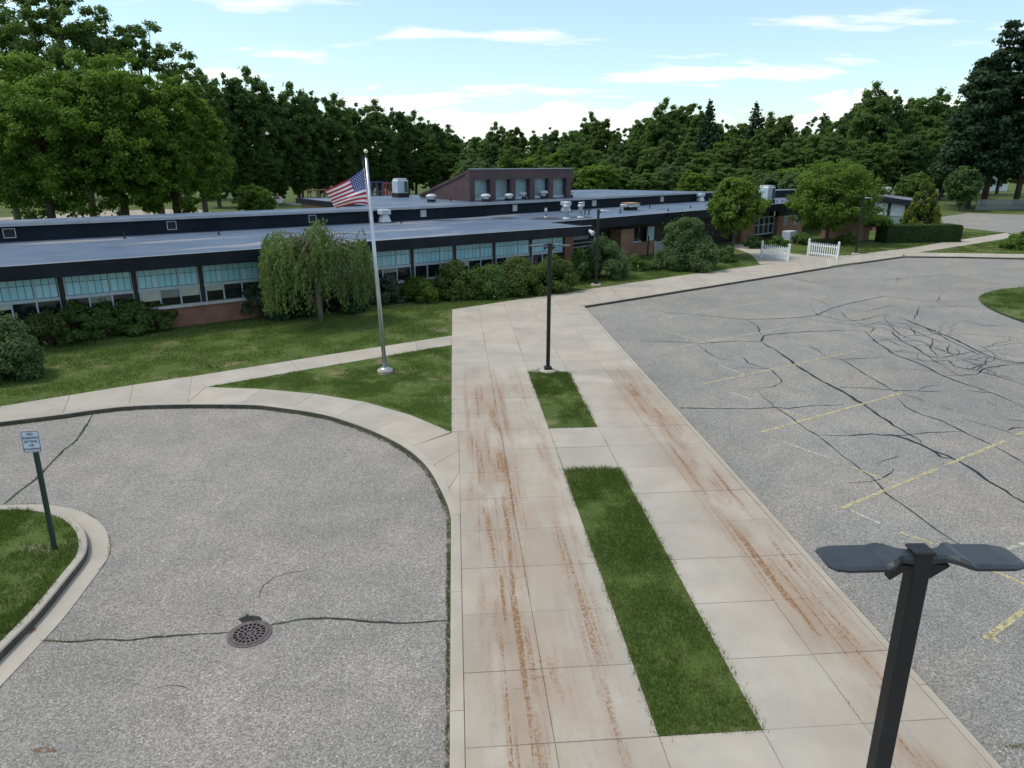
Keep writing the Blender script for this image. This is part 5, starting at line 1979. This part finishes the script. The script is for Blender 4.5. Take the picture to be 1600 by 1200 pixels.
# --- weeping tree
def weeping():
    b = g(501, 503)
    t = thing('weeping_tree', 'weeping tree with trailing green branches on the front lawn', 'tree', (b[0], b[1], 0))
    r = np.random.default_rng(61)
    C, A, tw = [], [], []
    m_ = MB()
    m_.tube([(0, 0, -.1), (.02, 0, .8), (-.05, 0, 2.0), (-.1, 0, 3.2)], [.15, .11, .10, .05], 10)
    for i in range(430):
        a = r.uniform(0, 2 * math.pi)
        rad = 2.3 * math.sqrt(r.uniform(.02, 1.0)) * (1 + .14 * math.sin(3 * a + 1))
        x, y = math.cos(a) * rad - .20, math.sin(a) * rad * .85
        ztop = 3.95 - .20 * rad ** 1.75 + r.normal(0, .24) + .32 * math.sin(3.1 * x + 1.3 * y + 1)
        zend = max(.75, r.normal(1.15 if rad > 1.5 else 2.0, .42) + .25 * math.sin(2.7 * a))
        if zend > ztop - .4:
            zend = ztop - .4
        L = ztop - zend
        k = int(L / .045)
        f = np.linspace(0, 1, k)
        out = .28 * np.sin(f * 1.6)
        px_ = x + math.cos(a) * out + .06 * np.sin(f * 7 + i)
        py_ = y + math.sin(a) * out + .06 * np.cos(f * 6 + i)
        pz_ = ztop - L * f ** 1.15 + .10 * np.sin(f * 3.14)
        P = np.stack([px_, py_, pz_], 1)
        d = np.gradient(P, axis=0)
        d /= np.linalg.norm(d, axis=1)[:, None] + 1e-9
        if r.uniform() < .22 and x > .4:
            tw.append(P)
            keep = r.uniform(0, 1, k) < .25
        else:
            keep = r.uniform(0, 1, k) < .95
        C.append(P[keep] + r.normal(0, .055, (int(keep.sum()), 3)))
        A.append(d[keep])
        if i % 9 == 0:
            m_.tube([(-.08, 0, 2.2 + .8 * r.uniform()), (x * .5, y * .5, ztop * .5 + 2.0), (x, y, ztop)], [.045, .03, .012], 5, caps=False)
    C, A = np.concatenate(C), np.concatenate(A)
    Nm = np.cross(A, unit(len(A), r))
    Nm /= np.linalg.norm(Nm, axis=1)[:, None] + 1e-9
    V = leaf_quads(C, Nm, .15, r, .24, .05, along=A)
    V[:, :, 2] = np.maximum(V[:, :, 2], .25)
    obj('crown', quads_mesh('crown', V, M['leaf_willow']), t)
    m2 = MB()
    for P in tw:
        q = P[::6]
        if len(q) > 2:
            m2.tube([tuple(p) for p in q], [.010] * len(q), 3, caps=False)
    for i in range(16):
        a = r.uniform(0, 6.28)
        x, y = math.cos(a) * r.uniform(.4, 1.8), math.sin(a) * r.uniform(.4, 1.6)
        z = 3.9 - .20 * math.hypot(x, y) ** 1.75
        m2.tube([(x, y, z - .3), (x * 1.1, y * 1.1, z + .25), (x * 1.4, y * 1.4, z + .35), (x * 1.6, y * 1.6, z + .05)], [.012, .01, .008, .005], 4, caps=False)
    m2.build('bare_twigs', M['leaf_twig'], t, kind='stuff')
    m_.build('trunk', M['bark_pale'], t, smooth=True)


weeping()


# --- shrubs
def shrub(u, vb, wpx, vt, mat, label, seed, size=.12, n_cl=34, per=240, group=None, category='bush', name='bush', squash=1.0, fill=.35, rmin=.22, rmax=.38, depth=None):
    b0 = g(u, vb)
    rad = wpx / 2 / px_m(b0[1])
    Y = b0[1] + rad * .75
    k = Y / b0[1]
    loc = (b0[0] * k, Y, 0)
    _, H = at_dist(u, Y - rad * .3, vt)
    r = np.random.default_rng(seed)
    t = thing(name, label, category, loc, 0, group)
    cs, rs = [], []
    ph = r.uniform(0, 6.28, 3)
    while len(cs) < n_cl:
        d = unit(1, r)[0]
        d[2] = abs(d[2])
        f = r.uniform(.45, 1) ** .5 * .84
        az = math.atan2(d[1], d[0])
        lump = 1 + .10 * math.sin(2 * az + ph[0]) + .07 * math.sin(4 * az + ph[1])
        q = r.uniform(rmin, rmax) * min(rad, H * .8)
        cs.append(np.array([d[0] * rad * f * lump, d[1] * rad * (depth or 1) * f * lump, max(q * .5, .06 * H + d[2] * (H * .94 - q * .75) * f / .84)]))
        rs.append(np.array([q, q, q * .8]))
    V = clump_leaves(cs, rs, int(per * 1.7), size * .9, r, fill=fill, stray=.10)
    V[:, :, 2] = np.clip(V[:, :, 2], 0.02, H * 1.05)
    obj('foliage', quads_mesh('foliage', V, M[mat]), t)
    m_ = MB()
    for k in range(7):
        c_ = cs[int(r.integers(len(cs)))]
        m_.tube([(c_[0] * .12, c_[1] * .12, -.08), (c_[0] * .4, c_[1] * .4, c_[2] * .55), tuple(c_)], [.03, .02, .008], 5, caps=False)
    m_.build('stems', M['bark'], t)
    return t


shrub(8, 602, 122, 478, 'leaf_grey', 'large rounded grey green bush at the end of the front lawn', 71, .11, 50, 330)
WG = 'overgrown shrubs along the classroom wall'
for i, (u, vb, w, vt, mt, lb) in enumerate((
        (78, 548, 80, 484, 'leaf_olive', 'brownish overgrown shrub next to the large grey green bush'),
        (122, 541, 70, 470, 'leaf_dark', 'dark overgrown shrub under the classroom windows beside the brownish one'),
        (165, 532, 74, 464, 'leaf_mid', 'leafy overgrown shrub with tall shoots at the classroom wall'),
        (212, 526, 70, 466, 'leaf_mid', 'leafy overgrown shrub in front of the lowered blinds'),
        (252, 519, 62, 468, 'leaf_olive', 'olive overgrown shrub at the end of the wall planting'))):
    shrub(u, vb, w, vt, mt, lb, 80 + i, .13, 30, 190, WG, rmin=.16, rmax=.34)
shrub(40, 530, 90, 478, 'leaf_mid', 'yellowish green shrub behind the large grey green bush', 79, .13, 30, 200, WG)
for i, (u, vb, w, vt, lb) in enumerate(((410, 500, 66, 436, 'spiky blue green juniper beside the weeping tree trunk'), (600, 478, 60, 424, 'spiky blue green juniper between weeping tree and flagpole'), (455, 500, 80, 450, 'dark juniper in the shade under the weeping tree'), (545, 490, 80, 440, 'dark spreading juniper behind the weeping tree trunk'))):
    shrub(u, vb, w, vt, 'needle_blue' if i < 2 else 'needle', lb, 90 + i, .16, 34, 170, 'junipers round the weeping tree', 'juniper', 'juniper', rmin=.14, rmax=.30)
shrub(657, 474, 74, 428, 'leaf_bright', 'low bright green bush left of the dark shrub bank', 96, .11, 32, 250)
bpy.data.objects[-1] if False else None
DB = 'dark shrub bank in front of the wing'
for i, (u, vb, w, vt, lb) in enumerate(((712, 470, 78, 404, 'dark olive shrub at the start of the shrub bank by the bright bush'), (762, 468, 84, 406, 'dark olive shrub second along the shrub bank from the bright bush'),
                                        (812, 464, 86, 396, 'dark olive shrub in the middle of the shrub bank behind the lamp post'), (862, 459, 78, 394, 'dark olive shrub at the end of the shrub bank by the wing corner'))):
    shrub(u, vb, w, vt, 'leaf_olive' if i != 1 else 'leaf_dark', lb, 100 + i, .12, 40, 230, DB)
shrub(903, 442, 40, 386, 'leaf_dark', 'dark green upright bush between the shrub bank and the round bush', 105, .12, 24, 190)
shrub(944, 438, 82, 367, 'leaf_grey', 'pale topped round bush behind the single lamp post', 106, .12, 44, 280)
shrub(995, 424, 30, 396, 'leaf_mid', 'small round bush before the grey screen panel', 107, .11, 18, 160)
shrub(1020, 423, 34, 404, 'leaf_willow', 'small clump of grassy perennials next to the big round bush', 108, .14, 16, 120, name='perennial_clump', category='plant')
shrub(1070, 425, 106, 335, 'leaf_grey', 'big round clipped bush standing on the lawn by the entrance', 109, .13, 90, 300, rmin=.16, rmax=.26)
shrub(1134, 411, 34, 384, 'leaf_mid', 'small bush at the foot of the narrow maple', 110, .13, 18, 150)
shrub(1178, 389, 44, 368, 'leaf_yew', 'dark low shrub against the glazed entrance', 111, .16, 20, 150)
shrub(1215, 386, 36, 368, 'leaf_mid', 'low flowering shrub behind the picket panel', 112, .16, 18, 140)
shrub(1250, 384, 44, 364, 'leaf_mid', 'low green shrub under the small windows', 113, .16, 18, 140)
shrub(1320, 382, 40, 362, 'leaf_maple', 'low green shrub at the foot of the broad maple', 114, .18, 16, 120)
b = g(1369, 377)
make_tree('small_tree', 'small umbrella shaped tree before the clipped hedge', 'tree', (b[0], b[1], 0), at_dist(1369, b[1], 338)[1], 1.55, 1.0, 'leaf_mid', np.random.default_rng(115), 70, 90, .2, r0=.09, low=-.3)
shrub(1597, 391, 64, 360, 'leaf_bright', 'low bright green bush by the path to the second lot', 116, .18, 22, 170)
b, H = at_dist(1432, 128, 268)
make_tree('round_tree', 'round leafy tree alone on the far lawn', 'tree', b, H, 3.2, .3, 'leaf_mid', np.random.default_rng(117), 100, 90, .4, low=-.95)
b, H = at_dist(1512, 108, 258)
make_tree('dark_tree', 'low dark tree in front of the wooden fence', 'tree', b, H, 2.9, .8, 'leaf_deep', np.random.default_rng(118), 100, 90, .34, low=-.95)
b, H = at_dist(1245, 112, 262)
make_tree('round_tree', 'grey green round tree behind the broad maple', 'tree', b, H, 3.0, .3, 'leaf_grey', np.random.default_rng(119), 100, 80, .34, low=-.95)
shrub(1597, 328, 30, 316, 'leaf_red', 'red leaved bush before the wooden fence', 120, .16, 14, 120)

# cedar with yellow tips
b = g(1452, 369)
loc, H = at_dist(1452, b[1] + 1.2, 276)
r = np.random.default_rng(121)
t = thing('golden_cedar', 'golden tipped conical cedar behind the clipped hedge', 'tree', loc)
cs, rs, cs2, rs2 = [], [], [], []
for i in range(150):
    f = r.uniform(0, 1) ** 1.3
    a = r.uniform(0, 6.28)
    rad = 2.05 * (1 - f) ** .75 * (.75 + .3 * r.uniform()) + .1
    p = np.array([math.cos(a) * rad, math.sin(a) * rad, .2 + f * (H - .5)])
    q = .38 * (1 - f * .5)
    cs.append(p * np.array([.8, .8, 1]))
    rs.append(np.array([q, q, q * 1.2]))
    if i % 2:
        cs2.append(p * np.array([1.03, 1.03, 1]) + np.array([0, 0, .12]))
        rs2.append(np.array([q * .5, q * .5, q * .8]))
obj('crown', quads_mesh('crown', clump_leaves(cs, rs, 110, .17, r), M['leaf_olive']), t)
obj('golden_tips', quads_mesh('golden_tips', clump_leaves(cs2, rs2, 70, .15, r), M['leaf_yellow']), t)
MB().tube([(0, 0, -.1), (0, 0, H * .8)], [.16, .03], 8).build('trunk', M['bark'], t)

# clipped hedge
p0, p1 = np.array(g(1385, 380)[:2]), np.array(g(1500, 378)[:2])
hd_t = thing('clipped_hedge', 'long clipped dark hedge with rounded end before the cedar', 'hedge', (p0[0], p0[1], 0))
r = np.random.default_rng(131)
d = p1 - p0
L = np.linalg.norm(d)
d = d / L
nrm = np.array([-d[1], d[0]])
n_ = 26000
al, ac_, hh = r.uniform(0, L, n_), r.uniform(0, 1.9, n_), r.uniform(0, 1.35, n_)
side_pick = r.uniform(0, 1, n_)
top_h = 1.42
z = np.where(side_pick < .5, top_h + r.normal(0, .04, n_), hh)
acx = np.where(side_pick < .5, ac_, np.where(side_pick < .9, r.normal(.05, .05, n_), ac_))
alx = np.where(side_pick >= .9, L + r.normal(0, .06, n_), al)
C = np.stack([d[0] * alx + nrm[0] * acx, d[1] * alx + nrm[1] * acx, z], 1)
Nm = unit(n_, r) * .6 + np.where((side_pick < .5)[:, None], np.array([0, 0, 1.0]), np.array([-nrm[0], -nrm[1], .2]))
Nm /= np.linalg.norm(Nm, axis=1)[:, None]
obj('foliage', quads_mesh('foliage', leaf_quads(C, Nm, .13, r), M['leaf_yew']), hd_t)
q = [tuple(d * .05 + nrm * .12), tuple(d * (L - .1) + nrm * .12), tuple(d * (L - .1) + nrm * 1.8), tuple(d * .05 + nrm * 1.8)]
MB().prism(q, -.05, 1.34).build('twig_core', M['leaf_yew'], hd_t)

# pines by the wooden fence
PG = 'tall pines behind the wooden fence'
for i, (u, Y, vt, R, lb) in enumerate(((1556, 113, 84, 5.4, 'tall dark pine with bare lower trunk next to the chain link fence'), (1590, 116, 40, 6.0, 'tallest dark pine of the group behind the wooden fence'), (1640, 112, 60, 6.0, 'dark pine at the end of the group behind the wooden fence'), (1538, 120, 104, 4.2, 'shorter dark pine at the edge of the pine group'))):
    loc, H = at_dist(u, Y, vt)
    make_pine('pine_tree', lb, loc, H, R, np.random.default_rng(140 + i), group=PG)

# ------------------------------------------------------------------ fences, house, playground, hoop
def wood_fence():
    a, b_ = np.array(g(1524, 329)[:2]), np.array(g(1680, 327)[:2])
    L = float(np.linalg.norm(b_ - a))
    dd = (b_ - a) / L
    t = thing('wood_fence', 'weathered grey picket fence in front of the pines', 'fence', (a[0], a[1], 0), math.atan2(dd[1], dd[0]))
    m_ = MB().add([(-.06, -.01, 0), (.06, -.01, 0), (.06, -.01, 1.5), (0, -.01, 1.6), (-.06, -.01, 1.5), (-.06, .01, 0), (.06, .01, 0), (.06, .01, 1.5), (0, .01, 1.6), (-.06, .01, 1.5)],
                  [(0, 1, 2, 3, 4), (9, 8, 7, 6, 5), (1, 6, 7, 2), (2, 7, 8, 3), (3, 8, 9, 4), (4, 9, 5, 0)])
    me = m_.mesh('picket', [M['fence_wood']])
    k = int(L / .165)
    for i in range(k):
        o = obj('picket', me, t, (i * .165, -.032, .04 + random.uniform(-.02, .02)))
        o.rotation_euler = (0, random.uniform(-.02, .02), 0)
    for z in (.35, 1.2):
        MB().box(0, L, -.02, .02, z, z + .09).build('rail', M['fence_wood'], t)
    for i in range(int(L / 2.4) + 1):
        MB().box(i * 2.4 - .05, i * 2.4 + .05, .021, .12, -.05, 1.65).build('post', M['fence_wood'], t)


wood_fence()


def chain_fence(a, b_, h, label, step=2.6, mesh_step=.22):
    a, b_ = np.array(a[:2]), np.array(b_[:2])
    L = float(np.linalg.norm(b_ - a))
    dd = (b_ - a) / L
    t = thing('chain_link_fence', label, 'fence', (a[0], a[1], 0), math.atan2(dd[1], dd[0]))
    for i in range(int(L / step) + 1):
        MB().tube([(i * step, 0, -.05), (i * step, 0, h)], [.04, .04], 6).build('post', M['chain_wire'], t)
    MB().tube([(0, 0, h), (L, 0, h)], [.035, .035], 6).build('top_rail', M['chain_wire'], t)
    m_ = MB()
    w = .012
    k = int((L + h) / mesh_step)
    for i in range(k):
        for sg in (1, -1):
            x0 = i * mesh_step - (h if sg > 0 else 0)
            x1 = x0 + h
            za, zb = (0, h) if sg > 0 else (h, 0)
            if x0 < 0:
                za += (zb - za) * (-x0) / h
                x0 = 0
            if x1 > L:
                zb -= (zb - za) * (x1 - L) / max(x1 - x0, 1e-6)
                x1 = L
            if x1 - x0 < .05:
                continue
            yo = .004 * sg
            m_.add([(x0 - w, yo, za), (x0 + w, yo, za), (x1 + w, yo, zb), (x1 - w, yo, zb)], [(0, 1, 2, 3)])
    m_.build('wire_mesh', M['chain_wire'], t, kind='stuff')


chain_fence(g(1474, 327.5), g(1523, 328.5), 1.5, 'low chain link fence joining the grey picket fence')
fa, fb_ = at_dist(878, 142, 289)[0], at_dist(1110, 112, 299)[0]
chain_fence(fa, fb_, 1.9, 'long dark chain link fence between the school and the wood', 3.0, .3)

hp_ = at_dist(1528, 185, 270)[0]
house = thing('house', 'white house glimpsed behind the pines and fence', 'house', hp_, .35)
MB().box(-6, 6, -4, 4, -.1, 3.2).build('wall', M['house_wall'], house)
MB().add([(-6.5, -4.6, 3.1), (6.5, -4.6, 3.1), (6.5, 4.6, 3.1), (-6.5, 4.6, 3.1), (-6.5, 0, 5.6), (6.5, 0, 5.6)], [(0, 1, 5, 4), (3, 4, 5, 2), (0, 4, 3), (1, 2, 5), (0, 3, 2, 1)]).build('roof', M['shingle'], house)
for x in (-3.5, 0, 3.4):
    wn_ = MB().box(x - .6, x + .6, -4.06, -4.002, 1.0, 2.3).build('window', M['frame_white'], house)
    MB().box(x - .5, x + .5, -4.09, -4.062, 1.1, 2.2).build('pane', M['window_dark'], wn_)

hb = at_dist(432, 86, 305)[0]
hoop = thing('basketball_hoop', 'basketball hoop with white board and red top on the back lawn', 'hoop', hb, .3)
MB().tube([(0, 0, -.05), (0, 0, 2.2), (0, -.35, 2.55)], [.06, .06, .05], 8).build('pole', M['galvanised'], hoop)
MB().add([(-.55, -.40, 2.35), (.55, -.40, 2.35), (.72, -.40, 2.75), (.45, -.40, 3.15), (-.45, -.40, 3.15), (-.72, -.40, 2.75),
          (-.55, -.36, 2.35), (.55, -.36, 2.35), (.72, -.36, 2.75), (.45, -.36, 3.15), (-.45, -.36, 3.15), (-.72, -.36, 2.75)],
         [(0, 1, 2, 3, 4, 5), (11, 10, 9, 8, 7, 6)] + [(i, i + 6, (i + 1) % 6 + 6, (i + 1) % 6) for i in range(6)]).build('backboard', M['white_block'], hoop)
MB().box(-.30, .30, -.425, -.402, 2.85, 3.12).build('target', M['play_red'], hoop)
m = MB()
vs = [(.23 * math.cos(a), -.66 + .23 * math.sin(a), 2.5) for a in [k * math.pi / 8 for k in range(17)]]
m.tube(vs, [.014] * 17, 5, caps=False)
m.build('rim', M['play_red'], hoop)

def post_frame(u, Y, label, name, cat, cols_, w, h, dpt):
    b_ = at_dist(u, Y, 290)[0]
    t = thing(name, label, cat, b_, .5)
    for i, x in enumerate(np.linspace(-w / 2, w / 2, len(cols_))):
        for y in (0, dpt):
            MB().tube([(x, y, -.05), (x, y, h)], [.09, .09], 8).build('post', M[cols_[i]], t)
    for z in (h * .35, h * .62, h * .97):
        for y in (0, dpt):
            MB().tube([(-w / 2, y, z), (w / 2, y, z)], [.05, .05], 6).build('crossbar', M[cols_[0]], t)
    MB().box(-w / 2, w / 2, .1, dpt - .1, h * .30, h * .345).build('deck', M[cols_[-1]], t)
    return t


post_frame(498, 100, 'orange and brown climbing frame on the back lawn', 'climbing_frame', 'play frame', ['play_orange', 'bark_pale', 'play_orange'], 2.4, 3.4, 1.6)
post_frame(592, 112, 'purple posted playground structure behind the rear roof', 'play_structure', 'play frame', ['play_purple', 'play_purple', 'play_purple', 'play_purple'], 2.6, 4.1, 2.0)
post_frame(608, 110, 'red posted slide tower beside the purple play structure', 'slide_tower', 'play frame', ['play_red', 'play_red'], .9, 4.0, 1.0)

ub = thing('utility_box', 'white slatted utility box under the two small windows', 'utility box', g(1233, 377), B_ANG)
MB().cbox(-.6, .6, -.4, .4, 0, .95, .02).build('cabinet', M['white_block'], ub)
for k in range(4):
    MB().box(-.62, -.602, -.35, .35, .15 + k * .2, .24 + k * .2).build('slat', M['frame_white'], ub)
mushroom(1384, 303.5, 1.3, 3.75, 'white mushroom vent on the sloping wing roof', 'mushroom vent on the wing')

# ------------------------------------------------------------------ grass blades and weeds


def blades(poly, dens, h, w, z0, r, thin=None, lean=.5):
    P = np.array(poly)
    lo, hi = P.min(0), P.max(0)
    n_ = int((hi - lo).prod() * dens)
    Q = r.uniform(lo, hi, (n_, 2))
    Q = Q[in_poly(Q, poly)]
    ns = np.array([mnoise.noise((q[0] * .9, q[1] * .9, 3.3)) + .5 * mnoise.noise((q[0] * 3.1, q[1] * 3.1, 1.1)) for q in Q])
    keep = r.uniform(0, 1, len(Q)) < np.clip(.72 + ns * 1.5, .06, 1)
    Q, ns = Q[keep], ns[keep]
    k = len(Q)
    a = r.uniform(0, 2 * math.pi, k)
    hh_ = h * r.uniform(.5, 1.3, k) * np.clip(1 + ns * .6, .5, 1.5)
    ln = lean * hh_ * r.uniform(.1, 1.2, k)
    la = r.uniform(0, 2 * math.pi, k)
    dx, dy = np.cos(a) * w * .5, np.sin(a) * w * .5
    Q = Q + r.normal(0, .032, Q.shape)
    V = np.empty((k, 3, 3))
    V[:, 0] = np.stack([Q[:, 0] - dx, Q[:, 1] - dy, np.full(k, z0)], 1)
    V[:, 1] = np.stack([Q[:, 0] + dx, Q[:, 1] + dy, np.full(k, z0)], 1)
    V[:, 2] = np.stack([Q[:, 0] + np.cos(la) * ln, Q[:, 1] + np.sin(la) * ln, z0 + hh_], 1)
    return V


r = np.random.default_rng(200)


def wrect(a0, a1, b0, b1):
    return [wxy(a0, b0), wxy(a1, b0), wxy(a1, b1), wxy(a0, b1)]


def grass(name, label, Vs, mat='blade'):
    o = obj(name, quads_mesh(name, np.concatenate(Vs), M[mat]), None, kind='stuff', label=label, category='grass')
    return o


grass('grass', 'short green grass of the long strip in the double walk', [blades(wrect(2.42, 3.84, 7.12, 15.44), 3000, .075, .012, -.02, r)])
grass('grass', 'short green grass round the lamp footing in the short strip', [blades(wrect(2.42, 3.84, 18.14, 23.98), 3000, .075, .015, -.02, r)])
tri = gl([(330, 603.5), (703, 539.5), (705, 675), (660, 655), (620, 638), (560, 624), (480, 612), (400, 605.5)])
grass('grass', 'green grass of the triangular lawn round the flagpole', [blades(tri, 1500, .075, .02, -.02, r)], 'blade_lawn')
grass('grass', 'green grass inside the kerbed island with the parking sign', [blades([p for p in isl_poly if p[0] > -16], 2600, .08, .014, -.01, r)])
front = gl([(-60, 646), (0, 634), (212, 599.5), (300, 587), (700, 523.5), (701.5, 484), (705, 483), (960, 445), (1185, 412), (1150, 397), (1000, 417), (880, 446), (700, 472), (520, 497), (300, 507), (-60, 548)])
grass('grass', 'mown grass of the front lawn below the classroom windows', [blades(front, 520, .07, .034, -.02, r)], 'blade_lawn')
right_l = gl([(1312, 403), (1478, 377.5), (1572, 363.5), (1500, 362), (1480, 376), (1390, 380), (1310, 388), (1240, 393)])
grass('grass', 'mown grass of the lawn between picket panel and hedge', [blades(right_l, 160, .07, .05, -.02, r)])
i2 = [p for p in gl([(1700, 434), (1650, 440), (1600, 447.5), (1560, 452), (1535, 458.5), (1527, 466), (1545, 481), (1600, 503), (1700, 530)], -0.05)]
grass('grass', 'grass of the island in the cracked parking lot', [blades(i2, 420, .07, .035, -.07, r)])
tl = gl([(1440, 394), (1590, 370.5), (1700, 378), (1700, 398), (1600, 396.5)])
grass('grass', 'grass wedge between the path and the lot kerb', [blades(tl, 160, .07, .05, -.02, r)])


def weeds(line, dens, spread, h, w, z0, rr, gate=0.0, seed=0):
    P = resample([np.array(p) for p in line], .05)
    V = []
    for p in P:
        nz = mnoise.noise((p[0] * 1.3 + seed, p[1] * 1.3, 5.5)) + .4 * mnoise.noise((p[0] * 5 + seed, p[1] * 5, 2.5))
        if nz < gate:
            continue
        k = int(dens * (.4 + nz))
        for _ in range(max(k, 0)):
            q = p + rr.normal(0, spread, 2)
            a = rr.uniform(0, 6.28)
            hh_ = h * rr.uniform(.4, 1.3)
            la, ll = rr.uniform(0, 6.28), hh_ * rr.uniform(.2, 1.1)
            V.append([(q[0] - math.cos(a) * w, q[1] - math.sin(a) * w, z0), (q[0] + math.cos(a) * w, q[1] + math.sin(a) * w, z0), (q[0] + math.cos(la) * ll, q[1] + math.sin(la) * ll, z0 + hh_)])
    return np.array(V)


kline = [np.array(p) for p in kerb_curve[1:-1]] + [np.array(wxy(A_L, 5.5))]
kline = offset_line(kline, -.035)
W1 = [weeds(kline, 9, .018, .05, .007, ASPH, r, -.1, 1)]
ribbon(jag(kline, .15, .012, 77), .075, ASPH + .007, 'moss_line', M['moss_film'], drive, wob=.6)
for w, l in LCR[:3]:
    W1.append(weeds(gl(l, ASPH), 10, .016, .035, .006, ASPH, r, -.02, w * 100))
    ribbon(jag(gl(l, ASPH), .12, .025, 90), .035, ASPH + .007, 'moss_line', M['moss_film'], drive, wob=.9)
W1.append(weeds(gl([(385, 962), (400, 972), (420, 978)], ASPH), 12, .03, .06, .007, ASPH, r, -1, 3))
W1.append(weeds(gl([(415, 938 + 40), (370, 990)], ASPH), 4, .03, .05, .007, ASPH, r, -1, 4))
W1.append(weeds(ole, 5, .012, .05, .007, ASPH, r, .12, 4))
W1 = [x for x in W1 if len(x)]
obj('weeds', quads_mesh('weeds', np.concatenate(W1), M['blade']), None, kind='stuff', label='weeds and moss growing along the drive kerb and cracks', category='weeds')
W2 = []
for a0, b0, b1, gt in ((1.11, 5.5, 14.5, .02), (2.45, 15.5, 18.2, -.2), (3.81, 15.5, 18.2, -.2), (3.81, 4.5, 7.1, -.1), (2.45, 5.2, 7.1, -.1), (5.17, 5, 10, .1), (2.45, 24, 30, .1), (3.81, 24, 28, .2), (1.11, 18, 30, .25)):
    W2.append(weeds([wxy(a0, b0), wxy(a0, b1)], 7, .010, .035, .006, -.02, r, gt, a0))
W2.append(weeds(gl([(1062, 638), (1100, 638.5)], ASPH), 9, .02, .05, .007, ASPH, r, -.4, 6))
W2.append(weeds(gl([(1536, 1162), (1570, 1167), (1620, 1168)], ASPH), 14, .02, .06, .007, ASPH, r, -1, 7))
W2 = [x for x in W2 if len(x)]
obj('weeds', quads_mesh('weeds', np.concatenate(W2), M['blade']), None, kind='stuff', label='weeds growing in the joints of the double walk', category='weeds')
for u, v, ru, rv, sd in ((60, 858, 26, 8, 11), (690, 515, 10, 5, 12), (438, 587, 14, 3.5, 13), (700, 623, 6, 6, 14), (1110, 1040, 20, 8, 15), (620, 582, 8, 3, 16)):
    pts = [(u + math.cos(a) * ru * (1 + .3 * math.sin(3 * a + sd)), v + math.sin(a) * rv * (1 + .3 * math.cos(2 * a + sd))) for a in [k * math.pi / 9 for k in range(18)]]
    sheet('bare_patch', gl(pts, .003), .006 if u < 100 else -.006, M['bare_soil'], lawn)
